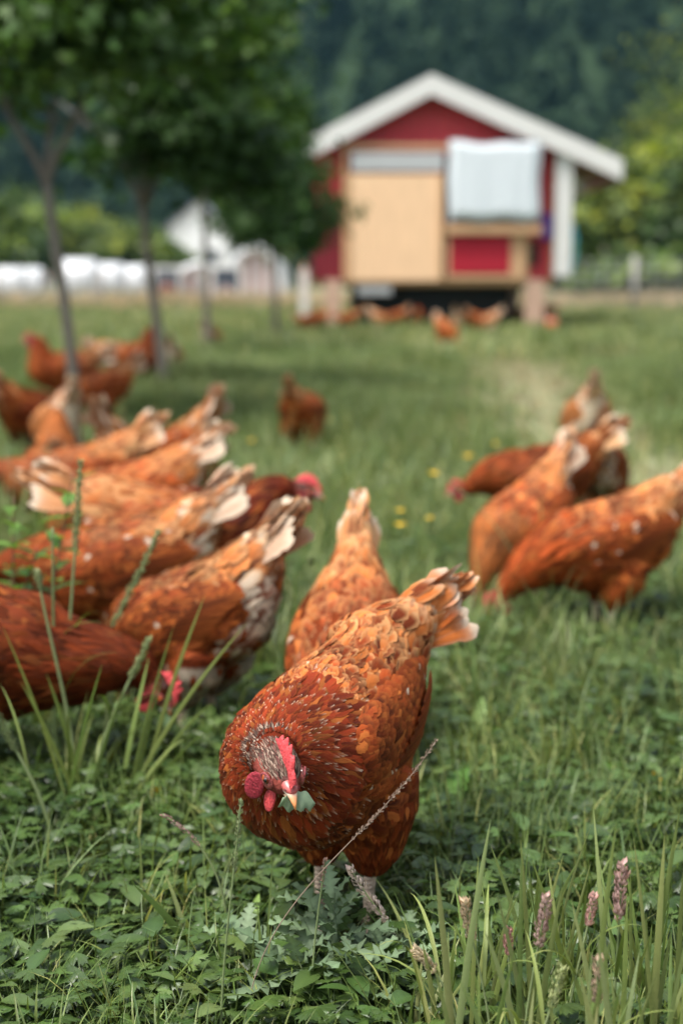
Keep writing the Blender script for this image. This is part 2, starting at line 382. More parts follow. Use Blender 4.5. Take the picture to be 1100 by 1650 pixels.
def do_scatter():
    cov = source_collection('cover_clump', [cover_clump(100 + i) for i in range(7)])
    tn = source_collection('short_tuft', [tuft(200 + i, 12, .05, .12, .0018, .0038, .02, M_BLADE) for i in range(6)])
    tm = source_collection('meadow_tuft', [tuft(300 + i, 22, .06, .17, .003, .006, .05, M_BLADE_FAR, 4) for i in range(6)])
    tf = source_collection('far_tuft', [tuft(400 + i, 30, .08, .22, .008, .016, .16, M_BLADE_FAR, 3) for i in range(5)])
    tt = source_collection('tall_tuft', [tuft(500 + i, 8, .14, .30, .0025, .0045, .03, M_BLADE, 7, .35, 1.3) for i in range(5)])
    def rs(P, s0, s1, tilt=.15):
        n = len(P); rot = np.stack([RNG.uniform(-tilt, tilt, n), RNG.uniform(-tilt, tilt, n), RNG.uniform(0, 2 * PI, n)], -1)
        s = RNG.uniform(s0, s1, n); return rot, np.stack([s, s, s], -1)
    # ground cover in front
    n = 8200; P = poly_points(n, .85, 3.6, .5, 1.2)
    nzv = np.sin(P[:, 0] * 5 + 1) * np.sin(P[:, 1] * 4.3) + .4 * np.sin(P[:, 0] * 13) * np.sin(P[:, 1] * 11 + 2)
    dens = np.where(P[:, 0] > .12 + (P[:, 1] - 1.2) * .2, .70, 1.0) * np.where(P[:, 1] > 2.4, 1 - (P[:, 1] - 2.4) / 1.6, 1)
    P = P[(RNG.random(len(P)) < dens)]
    rot, s = rs(P, .65, 1.25, .25); s *= np.where(hen_near(P, .07), .62, 1)[:, None]; s[:, 2] *= 1 + .22 * np.sin(P[:, 0] * 7) * np.sin(P[:, 1] * 6)
    scatter('ground_cover', np.c_[P, np.zeros(len(P))], rot, s, RNG.integers(0, 7, len(P)), cov, 'low green carpet of lobed buttercup leaves around the nearest hen', 'ground cover')
    # short grass among it
    P = poly_points(6500, .85, 4.2, .5, 1.2)
    k = np.where((P[:, 0] > .1) | (P[:, 1] > 2.0), .9, .42); P = P[RNG.random(len(P)) < k]
    rot, s = rs(P, .7, 1.3); s *= np.where(hen_near(P, .10), .55, 1)[:, None]
    # the meadow
    P2 = poly_points(17000, 2.3, 13, .8, 1.35); pa = path_amount(P2[:, 0], P2[:, 1])
    P2 = P2[RNG.random(len(P2)) > pa * .95]; pa = path_amount(P2[:, 0], P2[:, 1])
    rot2, s2 = rs(P2, .7, 1.35); s2 *= (1 - .45 * pa)[:, None]; s2[:, 2] *= .85 + .5 * np.clip(np.sin(P2[:, 0] * 1.9 + .5) * np.sin(P2[:, 1] * 1.3), -.4, 1)
    s2 *= np.where(hen_near(P2, .12), .42, 1.0)[:, None]; s2 *= (1 + .35 * np.clip(np.sin(P2[:, 0] * 4.1 + 2) * np.sin(P2[:, 1] * 3.3), -.5, 1))[:, None]
    P3 = poly_points(9000, 12, 42, 3, 1.1); rot3, s3 = rs(P3, .8, 1.5); s3[:, 2] *= .75
    scatter('grass', np.c_[P, np.zeros(len(P))], rot, s, RNG.integers(0, 6, len(P)), tn, 'short thin grass growing through the ground cover', 'grass')
    scatter('meadow_grass', np.c_[P2, np.zeros(len(P2))], rot2, s2, RNG.integers(0, 6, len(P2)), tm, 'green meadow grass under the flock of hens', 'grass')
    scatter('far_grass', np.c_[P3, np.zeros(len(P3))], rot3, s3, RNG.integers(0, 5, len(P3)), tf, 'blurred meadow grass reaching to the hen house and the fence', 'grass')
    P4 = poly_points(520, 1.75, 6, .6, 1.2); P4 = P4[~hen_near(P4, .17)]
    hero = (np.abs(P4[:, 0] - .0) < .3) & (P4[:, 1] < 1.9); P4 = P4[~hero]; rot4, s4 = rs(P4, .6, 1.0)
    scatter('tall_grass', np.c_[P4, np.zeros(len(P4))], rot4, s4, RNG.integers(0, 5, len(P4)), tt, 'scattered taller grass tufts standing up among the hens', 'grass')
    yy_ = np.linspace(2.9, 19, 60); wd = (.34 + yy_ * .028) * sstep(2.6, 4.5, yy_) + .02; L_ = path_x(yy_) - wd * (1 + .25 * np.sin(yy_ * 3.1)); R_ = path_x(yy_) + wd * (1 + .25 * np.sin(yy_ * 2.3 + 1)); V = np.stack([np.stack([L_, yy_, 0 * yy_ + .001], -1), np.stack([R_, yy_, 0 * yy_ + .001], -1)], 1).reshape(-1, 3); i = np.arange(59) * 2
    pm = NM('worn_path'); gp = pm.n('NewGeometry').outputs['Position']; M_PATH = pm.out(pm.bsdf(pm.ramp(pm.noise(14, 6, gp, .7), [(.3, (.11, .13, .055)), (.5, (.21, .22, .115)), (.7, (.32, .30, .19))]), .9, pm.bump(pm.noise(30, 4, gp), .5, .02), .1))
    o = obj('worn_path', mesh('worn_path', V, [np.stack([i, i + 1, i + 3, i + 2], -1)], mats=M_PATH)); o['kind'] = 'structure'
    sp_ = source_collection('short_straw', [tuft(650 + i, 16, .03, .09, .003, .006, .05, M_STRAW, 3, .8, 1.4) for i in range(4)])
    P6 = poly_points(9000, 2.8, 19, .8, 1.2); P6 = P6[RNG.random(len(P6)) < path_amount(P6[:, 0], P6[:, 1]) * .8 + .05]; rot6, s6 = rs(P6, .7, 1.3)
    scatter('trodden_grass', np.c_[P6, np.zeros(len(P6))], rot6, s6, RNG.integers(0, 4, len(P6)), sp_, 'pale trodden straw along the worn track on the right', 'grass')
    # dry straw strip at the foot of the fence
    ts = source_collection('straw_tuft', [tuft(600 + i, 26, .25, .55, .01, .02, .2, M_STRAW, 3, .4, 1.0) for i in range(4)])
    n = 1500; P5 = np.stack([RNG.uniform(-14, 14, n), RNG.uniform(33, 41, n)], -1); rot5, s5 = rs(P5, .7, 1.2)
    scatter('dry_grass', np.c_[P5, np.zeros(n)], rot5, s5, RNG.integers(0, 4, n), ts, 'pale dry straw strip along the far edge of the meadow', 'grass')
def hen_near(P, r):
    m = np.zeros(len(P), bool)
    for (x, y) in HENS_AT: m |= (P[:, 0] - x) ** 2 + (P[:, 1] - y) ** 2 < r * r
    return m
M_STRAW = mat_leaf('straw', (.22, .19, .10), (.38, .33, .20), trans=.2)

# ------------------------------------------------------------------ forest on the hill
def forest_tree(seed, conifer):
    rng = np.random.default_rng(seed); G = Geo()
    H = rng.uniform(9, 13)
    G.tube([[0, 0, 0], [0, 0, H * .8]], [.25, .08], 5, (.5, .35, .3))
    n = 150
    for k in range(n):
        t = rng.random() ** .8
        if conifer: z = H * (.12 + .88 * t); r = (1 - t) * H * .23 * rng.uniform(.55, 1.05) + .1
        else:
            z = H * (.35 + .6 * t); r = H * .27 * math.sqrt(max(0, 1 - (2 * t - .95) ** 2)) * rng.uniform(.6, 1.05)
        a = rng.uniform(0, 6.28); s = rng.uniform(.7, 1.4); sh = rng.uniform(.6, 1.4)
        oval_leaf(G, np.array([r * .6 * math.cos(a), r * .6 * math.sin(a), z]), s * 1.5, s * 1.1, a + rng.uniform(-.5, .5), rng.uniform(-.1, .6), np.array([1, 1, 1]) * sh, 1)
    return G.mesh('forest_tree', [M_FOREST])
M_FOREST = mat_leaf('forest_leaf', (.009, .023, .013), (.022, .044, .019), trans=.1, rough=.7, patch=.02, spec=.15)
fc = source_collection('forest_tree', [forest_tree(700 + i, i % 3 != 2) for i in range(6)])
n = 5200; fx = RNG.uniform(-230, 230, n); fy = 185 + 300 * RNG.random(n) ** .9; m = np.abs(fx) < fy * .36 + 25; fx = fx[m]; fy = fy[m]
P = np.stack([fx, fy, hill_z(fx, fy) - .3], -1); s = RNG.uniform(.7, 1.35, len(fx))
scatter('forest', P, np.stack([0 * fx, 0 * fx, RNG.uniform(0, 6.28, len(fx))], -1), np.stack([s, s, s * RNG.uniform(.9, 1.3, len(fx))], -1), RNG.integers(0, 6, len(fx)), fc, 'dark wooded mountainside filling the sky behind the hen house', 'forest')

# ------------------------------------------------------------------ trees
M_BARK = mat_plain('bark', (.17, .15, .125), .85, .35, 30, .2, .6, .004)
M_CROWN = mat_leaf('crown_leaf', (.028, .070, .014), (.060, .125, .025), (.12, .20, .04), trans=.3, patch=2.2, rough=.5)
M_CROWN_FAR = mat_leaf('far_crown_leaf', (.035, .075, .018), (.075, .125, .028), (.14, .18, .045), trans=.25, patch=.35)
def crown(name, parent, blobs, n, leaf, mat, seed, light=.27):
    """leaves gathered in clumps through the crown's volume; tips of shoots carry young pale leaves"""
    rng = np.random.default_rng(seed); wts = np.array([b[3] * b[4] * b[5] for b in blobs]) ** .75; wts /= wts.sum()
    nc = max(20, n // 45); cl = []
    while len(cl) < nc:
        b = blobs[rng.choice(len(blobs), p=wts)]; d = rng.normal(size=3); d /= np.linalg.norm(d)
        q = d * rng.uniform(.35, 1.0) ** .5 * (1 + .18 * rng.normal()); cl.append((np.array(b[:3]) + q * np.array(b[3:6]), rng.uniform(.08, .17) * (b[3] + b[5]), d))
    N = n; ci = rng.integers(0, nc, N); C = np.array([c[0] for c in cl])[ci]; S = np.array([c[1] for c in cl])[ci]; D = np.array([c[2] for c in cl])[ci]
    off = rng.normal(size=(N, 3)) * S[:, None] * np.array([1, 1, .6]); P = C + off
    tone = (rng.uniform(.75, 1.15, nc))[ci]; yng = (rng.random(nc) < light)[ci] & (D[:, 2] > -.2) & (rng.random(N) < .92)
    col = np.ones((N, 3)) * tone[:, None] * rng.uniform(.8, 1.2, N)[:, None]; col[yng] *= np.array([2.6, 2.1, 1.0])
    # leaf normals lean outwards and up
    nrm = D * .6 + rng.normal(size=(N, 3)) * .55 + np.array([0, 0, .75]); nrm /= np.linalg.norm(nrm, axis=1)[:, None]
    t = rng.normal(size=(N, 3)); t -= nrm * (t * nrm).sum(1)[:, None]; t /= np.linalg.norm(t, axis=1)[:, None]; b = np.cross(nrm, t)
    L = leaf * rng.uniform(.6, 1.25, N)
    tmpl = np.array([[0, 0, 0], [.45, -.42, .06], [.55, 0, -.02], [.45, .42, .06], [1, 0, -.14]])
    V = P[:, None] + L[:, None, None] * (tmpl[None, :, 0:1] * t[:, None] + tmpl[None, :, 1:2] * b[:, None] + tmpl[None, :, 2:3] * nrm[:, None])
    V = V.reshape(-1, 3); k = np.arange(N)[:, None] * 5
    F = np.concatenate([k + [0, 1, 2], k + [0, 2, 3], k + [1, 4, 2], k + [2, 4, 3]])
    me = mesh(name, V, [F], np.repeat(col, 5, 0), None, [mat], True)
    return obj(name, me, parent)
def limb(G, P, r0, r1, n=9, col=(1, 1, 1)):
    G.tube(P, np.linspace(r0, r1, len(P)), n, col)
def young_tree(px, py, label, forks, blobs, n, seed, lean=0, r0=.03, htrunk=1.15, leaf=.075):
    b = at_z(px, py); t = empty('young_tree', (b[0], b[1], 0)); G = Geo()
    rng = np.random.default_rng(seed)
    zz = np.linspace(0, htrunk, 8); P = np.stack([lean * (zz / htrunk) ** 1.3 + .012 * np.sin(zz * 5 + seed), .01 * np.cos(zz * 6), zz - .01 * (zz == 0)], -1)
    limb(G, P, r0, r0 * .74)
    top = P[-1]
    for (dx, dy, dz, r) in forks:
        e = top + np.array([dx, dy, dz]); limb(G, bez(top - [0, 0, .04], top + np.array([dx * .25, dy * .25, dz * .35]), top + np.array([dx * .8, dy * .8, dz * .6]), e, 7), r0 * .68, r, 7)
        for q in range(3):
            s = top + np.array([dx, dy, dz]) * rng.uniform(.5, .95); d = rng.normal(size=3) * .22 + [0, 0, .2]
            limb(G, [s, s + d * .5, s + d], .009, .004, 5)
    obj('trunk', G.mesh('trunk', [M_BARK]), t)
    crown('crown', t, blobs, n, leaf, M_CROWN, seed)
    tag(t, label, 'tree', 'young trees in a row on the meadow')
    return t
# ------------------------------------------------------------------ hens
RUST = np.array([.235, .040, .008]); DARK = np.array([.085, .018, .008]); ORANGE = np.array([.46, .125, .026]); PALE = np.array([.60, .31, .13]); CREAM = np.array([.64, .52, .39]); DEEP = np.array([.20, .026, .007])
TMPL = {}
def feather_template(kind, rows, cols):
    key = (kind, rows, cols)
    if key in TMPL: return TMPL[key]
    v = np.linspace(0, 1, rows) ** .85; s = np.linspace(-1, 1, cols)
    if kind == 'round': w = np.minimum(1, .45 + v * 1.6) * np.sqrt(np.clip(1 - ((v - .62) / .385) ** 2 * (v > .62), 0, 1)) + .02
    elif kind == 'point': w = np.minimum(1, .5 + v * 2) * (1 - sstep(.35, 1.02, v) * .95)
    elif kind == 'paddle': w = np.minimum(1, .35 + v * .9) * np.sqrt(np.clip(1 - ((v - .78) / .225) ** 2 * (v > .78), 0, 1)) + .02
    else: w = np.minimum(1, .5 + v * 1.2) * (1 - .3 * v ** 3)
    VV, SS = np.meshgrid(v, s, indexing='ij'); WW = np.repeat(w[:, None], cols, 1)
    i = np.arange(rows - 1)[:, None] * cols; k = np.arange(cols - 1)[None]
    F = np.stack([i + k, i + k + 1, i + k + cols + 1, i + k + cols], -1).reshape(-1, 4)
    TMPL[key] = (VV.ravel(), SS.ravel(), WW.ravel(), F); return TMPL[key]
def feathers(G, P, N, T, L, W, kind='round', tilt=.1, Rc=.1, lift=.001, base=RUST, edge=None, tip=None, tipfrom=.8, edgeamt=.5, rows=6, cols=3, cup=.13, spot=None, twist=0, cling=None):
    """a batch of feathers: root P, outward N, running along T"""
    n = len(P)
    if n == 0: return
    if cling is not None:
        T = T / (np.linalg.norm(T, axis=1)[:, None] + 1e-9); La = np.broadcast_to(np.asarray(L, float), (n,)); Q0 = np.empty((n, 3)); Q1 = np.empty((n, 3)); Q2 = np.empty((n, 3)); NN = np.empty((n, 3)); N2 = np.empty((n, 3)); ok = np.ones(n, bool)
        for i in range(n):
            a, na, _, d = cling.find_nearest(P[i])
            if a is None: ok[i] = False; continue
            if d > .03: ok[i] = False
            tv = Vector(T[i]); tv = tv - na * tv.dot(na)
            if tv.length < .15: ok[i] = False; tv = Vector((0, 0, -1))
            tv.normalize(); m_, nm, _, _ = cling.find_nearest(a + tv * (La[i] * .5)); t2 = (m_ - a).normalized(); t2 = t2 - nm * t2.dot(nm); t2.normalize(); e_, ne, _, _ = cling.find_nearest(m_ + t2 * (La[i] * .5))
            Q0[i] = a; Q1[i] = m_; Q2[i] = e_; NN[i] = (na + nm).normalized(); N2[i] = ne
        sel = lambda a: a[ok] if (isinstance(a, np.ndarray) and a.ndim and len(a) == n) else a
        P, N, T, L, W, tilt, Rc, lift, base, edgeamt, spot, twist = map(sel, (P, N, T, L, W, tilt, Rc, lift, base, edgeamt, spot, twist)); Q0, Q1, Q2, NN, N2 = Q0[ok], Q1[ok], Q2[ok], NN[ok], N2[ok]; N = NN; T = Q2 - Q0; n = len(P)
        if n == 0: return
    b = lambda a: np.broadcast_to(np.asarray(a, float), (n,)); c3 = lambda a: np.broadcast_to(np.asarray(a, float), (n, 3))
    L, W, tilt, Rc, lift, edgeamt, twist = map(b, (L, W, tilt, Rc, lift, edgeamt, twist)); base = c3(base)
    N = N / np.linalg.norm(N, axis=1)[:, None]; T = T - N * (T * N).sum(1)[:, None]; T = T / (np.linalg.norm(T, axis=1)[:, None] + 1e-9)
    B = np.cross(N, T); B = B * np.cos(twist)[:, None] + N * np.sin(twist)[:, None]
    v, s, w, F = feather_template(kind, rows, cols)
    hw = W[:, None] / 2 * w[None]; hw = hw * (1 + .16 * RNG.normal(size=hw.shape) * (v[None] > .45) * (np.abs(s[None]) > .4)); x = L[:, None] * v[None]
    z = lift[:, None] - .0015 + np.sin(tilt)[:, None] * x - x ** 2 / (2 * Rc[:, None]) - cup * hw * (s[None] ** 2)
    if cling is None: V = P[:, None] + x[..., None] * T[:, None] + (hw * s[None])[..., None] * B[:, None] + z[..., None] * N[:, None]
    else:
        vv = v[None, :, None]; sp = Q0[:, None] * (2 * (vv - .5) * (vv - 1)) + Q1[:, None] * (4 * vv * (1 - vv)) + Q2[:, None] * (2 * vv * (vv - .5))
        Nv = lerp(N[:, None], N2[:, None], vv); z = lift[:, None] - .0008 + np.sin(tilt)[:, None] * x - cup * hw * (s[None] ** 2)
        V = sp + (hw * s[None])[..., None] * B[:, None] + z[..., None] * Nv
    C = np.repeat(base[:, None], len(v), 1).copy()
    if edge is not None:
        e = (np.maximum(sstep(.55, 1, v), sstep(.5, 1, np.abs(s)) * .8))[None, :, None] * edgeamt[:, None, None]; C = lerp(C, c3(edge)[:, None], e)
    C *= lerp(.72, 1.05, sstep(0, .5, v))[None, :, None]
    if tip is not None:
        C = lerp(C, c3(tip)[:, None], (sstep(tipfrom - .1, min(1, tipfrom + .1), v))[None, :, None] * b(1 if spot is None else spot)[:, None, None])
    V = V.reshape(-1, 3); k = np.arange(n)[:, None, None] * len(v)
    uv = np.tile(np.stack([(s + 1) / 2, v], -1), (n, 1)); uv[:, 1] += np.repeat(RNG.random(n) * 9, len(v))
    G.add(V, [(k + F[None]).reshape(-1, 4)], C.reshape(-1, 3), uv)

BODY = [(-.175, .288, .030, .044), (-.150, .276, .054, .062), (-.11, .256, .077, .080), (-.06, .238, .092, .094), (0, .228, .098, .101), (.05, .228, .097, .099), (.085, .240, .086, .088)]
BODY = [(b[0] * .95, b[1], b[2], b[3]) for b in BODY]
class Hen:
    """the geometry of one pose; x is forward, z up, the feet stand at the origin"""
    def __init__(s, pitch=8, head=(.175, 0, .40), hyaw=0, hpitch=-10, ntan=(.5, 0, .85), nlen=.07, size=1.0, ruff=1.0, tail=32, tyaw=0, legx=0.0, fat=1.0, crouch=0.0, hscale=1.0, lw=.046, nend=.6):
        s.hscale = hscale; s.legx = (legx, legx); s.tyaw = tyaw; s.fat = fat; s.lw = lw; s.pitch = pitch; a = R(pitch); hz = .21
        def rot(x, z): x = np.asarray(x, float); z = np.asarray(z, float) - hz; return x * math.cos(a) + z * math.sin(a), hz - x * math.sin(a) + z * math.cos(a) - crouch
        s.rot = rot
        bx, bz = rot([b[0] for b in BODY], [b[1] for b in BODY])
        C = np.stack([bx, 0 * bx, bz], -1); ra = np.array([b[2] for b in BODY]) * fat; rb = np.array([b[3] for b in BODY])
        hd = np.array([math.cos(R(hpitch)) * math.cos(R(hyaw)), math.cos(R(hpitch)) * math.sin(R(hyaw)), math.sin(R(hpitch))])
        s.hf = hd; s.hs = np.cross([0, 0, 1], hd); s.hs /= np.linalg.norm(s.hs); s.hu = np.cross(hd, s.hs); s.hc = np.array(head, float)
        nb = s.hc - hd * .021 * hscale - s.hu * .004
        t0 = np.array(ntan, float); t0 /= np.linalg.norm(t0)
        N = bez(C[-1], C[-1] + t0 * nlen, nb - hd * nend * nlen, nb, 8)[1:]
        nr = np.interp(np.linspace(0, 1, 8)[1:], [0, .3, .6, .85, 1], [.088, .064 * ruff, .044 * ruff, .030, .0215 * hscale])
        H = np.array([s.hc - hd * .010 * hscale, s.hc + hd * .006 * hscale, s.hc + hd * .019 * hscale, s.hc + hd * .027 * hscale]); 
        C = np.vstack([C, N, H]); ra = np.concatenate([ra, nr, [.0200, .0192, .0142, .007]]); rb = np.concatenate([rb, nr * 1.04, [.0200, .0190, .0132, .007]])
        # dense resample
        k = np.arange(len(C)); kk = np.linspace(0, len(C) - 1, 6 * (len(C) - 1) + 1)
        def cub(y):
            y = np.asarray(y, float); i = np.clip(kk.astype(int), 0, len(y) - 2); t = kk - i; g = lambda j: y[np.clip(j, 0, len(y) - 1)]
            sh = (lambda q: q[:, None]) if y.ndim == 2 else (lambda q: q); t = sh(t)
            return .5 * ((2 * g(i)) + (-g(i - 1) + g(i + 1)) * t + (2 * g(i - 1) - 5 * g(i) + 4 * g(i + 1) - g(i + 2)) * t ** 2 + (-g(i - 1) + 3 * g(i) - 3 * g(i + 1) + g(i + 2)) * t ** 3)
        ra[len(BODY) + 7:] *= hscale; rb[len(BODY) + 7:] *= hscale; s.kk = kk; s.C = cub(C); s.ra = np.maximum(cub(ra), .004); s.rb = np.maximum(cub(rb), .004)
        s.T, S, U = frames(s.C, (0, 0, 1))
        # keep the side axis level along the body
        s.S = S; s.U = U; s.NB = len(BODY) - 1; s.kneck1 = s.NB + 7; s.size = size; s.tail = tail
    def surf(s, k, th):
        """k in ring units, th angle (90 deg is the top)"""
        q = np.clip(k * 6, 0, len(s.C) - 1.001); i = q.astype(int); t = (q - i)
        g = lambda A: A[i] * (1 - (t[:, None] if A.ndim == 2 else t)) + A[i + 1] * (t[:, None] if A.ndim == 2 else t)
        C, S, U, T, ra, rb = g(s.C), g(s.S), g(s.U), g(s.T), g(s.ra), g(s.rb)
        c, n = np.cos(th)[:, None], np.sin(th)[:, None]
        P = C + ra[:, None] * c * S + rb[:, None] * n * U
        Nn = c / ra[:, None] * S + n / rb[:, None] * U; Nn /= np.linalg.norm(Nn, axis=1)[:, None]
        dr = (s.ra[i + 1] - s.ra[i]) / (np.linalg.norm(s.C[i + 1] - s.C[i], axis=1) + 1e-6)
        Nn = Nn - T * np.clip(dr, -1.2, 1.2)[:, None]; Nn /= np.linalg.norm(Nn, axis=1)[:, None]
        return P, Nn, -T, (ra + rb) / 2
    def base_mesh(s, G, col):
        n = 20; th = np.linspace(0, 2 * PI, n, endpoint=False); m = len(s.C); K = np.repeat(s.kk, n); P, _, _, _ = s.surf(K, np.tile(th, m))
        P = np.vstack([P * 1, s.C[:1], s.C[-1:]]); i = np.arange(m - 1)[:, None]; j = np.arange(n)[None]
        F = np.stack([i * n + j, i * n + (j + 1) % n, (i + 1) * n + (j + 1) % n, (i + 1) * n + j], -1).reshape(-1, 4); jj = np.arange(n)
        T = np.concatenate([np.stack([np.full(n, m * n), (jj + 1) % n, jj], -1), np.stack([np.full(n, m * n + 1), (m - 1) * n + jj, (m - 1) * n + (jj + 1) % n], -1)])
        G.add(P, [F, T], col)

def remeshed(me, vox):
    o = bpy.data.objects.new('tmp', me); link(o); md = o.modifiers.new('r', 'REMESH'); md.mode = 'VOXEL'; md.voxel_size = vox; md.use_smooth_shade = True
    s2 = o.modifiers.new('s', 'SMOOTH'); s2.factor = .5; s2.iterations = 4
    dg = bpy.context.evaluated_depsgraph_get(); r = bpy.data.meshes.new_from_object(o.evaluated_get(dg)); bpy.data.objects.remove(o)
    return r

def scheme(**k):
    d = dict(back=RUST, light=ORANGE, edge=PALE, wing=RUST * .75, neck=RUST, necktip=ORANGE, breast=RUST * .9, belly=ORANGE, fluff=PALE * .9, tail=PALE, tailtip=CREAM, spots=.010, mottle=.3, tc=.45)
    d.update(k); return d

def build_hen(h, pal, lod=0, seed=0, name='hen', hero=False, droop=0.0):
    """returns an Empty with body, plumage, wings, tail feathers, head pieces and legs"""
    rng = np.random.default_rng(seed); t = empty(name)
    body = (1, .55, .2)[lod]
    rows, cols = ((7, 5), (5, 3), (4, 3))[lod]
    fs = (1.0, 1.35, 2.1)[lod]      # feather size factor
    B = Geo(); h.base_mesh(B, (1, 1, 1))
    rx, rz = h.rot(-.012, .165)
    legx = (.0, .0) if not hasattr(h, 'legx') else h.legx
    for i, sy in enumerate((1, -1)):
        V, F, _ = tube_arr([[rx - .015, sy * h.lw, rz + .02], [rx - .008, sy * (h.lw + .004), rz - .02], [legx[i] - .004, sy * h.lw, .108], [legx[i] - .004, sy * (h.lw - .002), .078]], [.054, .052, .036, .015], 14); B.add(V, F)
    def r3(x, y, z): a_, b_ = h.rot(x, z); return np.array([a_, y, b_], float)
    ca, sa = math.cos(R(h.pitch)), math.sin(R(h.pitch)); AX = np.array([[ca, 0, -sa], [0, 1, 0], [sa, 0, ca]])
    for sy in (1, -1):
        ty = R(9) * sy; RZ = np.array([[math.cos(ty), math.sin(ty), 0], [-math.sin(ty), math.cos(ty), 0], [0, 0, 1]]); V, F = ellipsoid(r3(-.025, sy * .066 * h.fat, .245), RZ @ AX, (.118, .030 * h.fat, .052), 20, 12); B.add(V, F)
    ta = R(h.tail + h.pitch); cy, sy_ = math.cos(R(h.tyaw)), math.sin(R(h.tyaw)); TD = np.array([-math.cos(ta) * cy, math.cos(ta) * sy_, math.sin(ta)]); TU = np.array([math.sin(ta) * cy, -math.sin(ta) * sy_, math.cos(ta)]); TL = np.cross(TD, TU); tb = r3(-.145, 0, .285)
    cl_ = np.linspace(-.045, .098, 7); V, F, _ = tube_arr(tb + cl_[:, None] * TD + np.linspace(-.014, .006, 7)[:, None] * TU, np.array([.062, .060, .052, .042, .031, .021, .010]) * (.5 + .5 * h.fat), 18, 1.28); B.add(V, F)
    V, F = ellipsoid(r3(-.082, 0, .205), AX, (.078, .076 * h.fat, .066), 20, 12); B.add(V, F)
    bm = remeshed(B.mesh('body', [M_BODY]), (.004, .007, .012)[lod]); bm.name = 'body'
    # colour of the skin under the feathers and of the bare face
    co = np.empty(len(bm.vertices) * 3, np.float32); bm.vertices.foreach_get('co', co); co = co.reshape(-1, 3)
    loc = (co - h.hc); f = loc @ h.hf; s_ = loc @ h.hs; u = loc @ h.hu
    C = np.broadcast_to(pal['back'] * .55, co.shape).copy(); low = co[:, 2] < .17; C[low] = pal['belly'] * .6
    nk = (np.linalg.norm(loc, axis=1) < .10); C[nk] = pal['neck'] * .5
    face = (f > -.014) & (np.linalg.norm(loc, axis=1) < .034) & (np.abs(s_) < .024); capz = face & (u > .0105 - np.abs(f - .002) * .1)
    C[face] = (.26, .060, .045); C[capz] = pal['neck'] * .45 + .05
    rnd = rng.random(len(co))[:, None]; C *= .8 + .4 * rnd
    a = bm.color_attributes.new('col', 'FLOAT_COLOR', 'POINT'); a.data.foreach_set('color', np.c_[C, np.ones(len(C))].astype(np.float32).ravel())
    bm.materials.clear(); bm.materials.append(M_BODY); obj('body', bm, t)
    from mathutils.bvhtree import BVHTree
    vn = np.empty(len(bm.vertices) * 3, np.float32); bm.vertices.foreach_get('co', vn); bv = BVHTree.FromPolygons(vn.reshape(-1, 3).tolist(), [tuple(p.vertices) for p in bm.polygons])
    # ---------------- plumage
    G = Geo()
    def region(k0, k1, n, th0=None, power=1.0):
        k = k0 + (k1 - k0) * rng.random(n) ** power; th = rng.uniform(0, 2 * PI, n) if th0 is None else rng.uniform(th0[0], th0[1], n)
        return k, th
    ph_ = rng.uniform(0, 6.28, 9)
    def patch(P): return 1 + (.30 * np.sin(P[:, 0] * 61 + ph_[0]) * np.sin(P[:, 1] * 57 + ph_[1] + P[:, 2] * 20) + .24 * np.sin(P[:, 2] * 83 + ph_[2]) * np.sin(P[:, 0] * 111 + ph_[3]) + .16 * np.sin(P[:, 1] * 150 + ph_[4]) * np.sin(P[:, 2] * 140 + P[:, 0] * 60 + ph_[5]))
    def put(k, th, L, W, kind, tilt, base, edge=None, tip=None, tipfrom=.85, ea=.5, spot=None, lift=.0, jit=.14 + .06 * (lod > 0), down=0, cup=.13):
        P, N, T, rr = h.surf(k, th); n = len(k); base = base * patch(P)[:, None]
        T = T + rng.normal(size=(n, 3)) * jit + np.array([0, 0, -1.]) * down
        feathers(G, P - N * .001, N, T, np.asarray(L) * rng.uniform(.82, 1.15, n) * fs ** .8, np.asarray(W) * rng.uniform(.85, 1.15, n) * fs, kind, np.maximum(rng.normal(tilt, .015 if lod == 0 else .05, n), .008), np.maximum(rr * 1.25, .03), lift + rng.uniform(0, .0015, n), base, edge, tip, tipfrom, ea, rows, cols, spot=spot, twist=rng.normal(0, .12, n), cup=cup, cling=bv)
    def tone(n, cols, w, amp=.22):
        w = np.array(w, float); w /= w.sum(); c = np.array(cols)[rng.choice(len(cols), n, p=w)]; return c * rng.uniform(1 - amp, 1 + amp, n)[:, None]
    q = body / fs ** .6
    # vent fluff
    n = int(850 * q); k, th = region(.0, 3.2, n, (-PI * .96, -PI * .04)); put(k, th, .034, .014, 'fluff', .05, tone(n, [pal['belly'], pal['fluff'], pal['breast']], [.45, .35, .2]), pal['fluff'], ea=.4, down=.35)
    # thigh feathers
    for i, sy in enumerate((1, -1)):
        n = int(480 * q); tt = rng.random(n); aa = rng.uniform(0, 2 * PI, n)
        P0 = np.array([rx - .012, sy * h.lw, rz]); P1 = np.array([legx[i] - .004, sy * h.lw, .080]); ax = P1 - P0; ax /= np.linalg.norm(ax)
        e1 = np.cross(ax, [0, 1, 0]); e1 /= np.linalg.norm(e1); e2 = np.cross(ax, e1); r = lerp(.046, .015, tt)
        N = np.cos(aa)[:, None] * e1 + np.sin(aa)[:, None] * e2; P = P0 + (P1 - P0) * tt[:, None] + N * r[:, None]
        c = tone(n, [pal['belly'], pal['breast'], pal['fluff'] * .9], [.5, .35, .15]); feathers(G, P, N, np.broadcast_to(ax, P.shape), rng.uniform(.016, .024, n) * fs ** .7, .0075 * fs, 'point', .05, .06, .001, c, pal['light'], None, .8, .3, rows, cols, cling=bv)
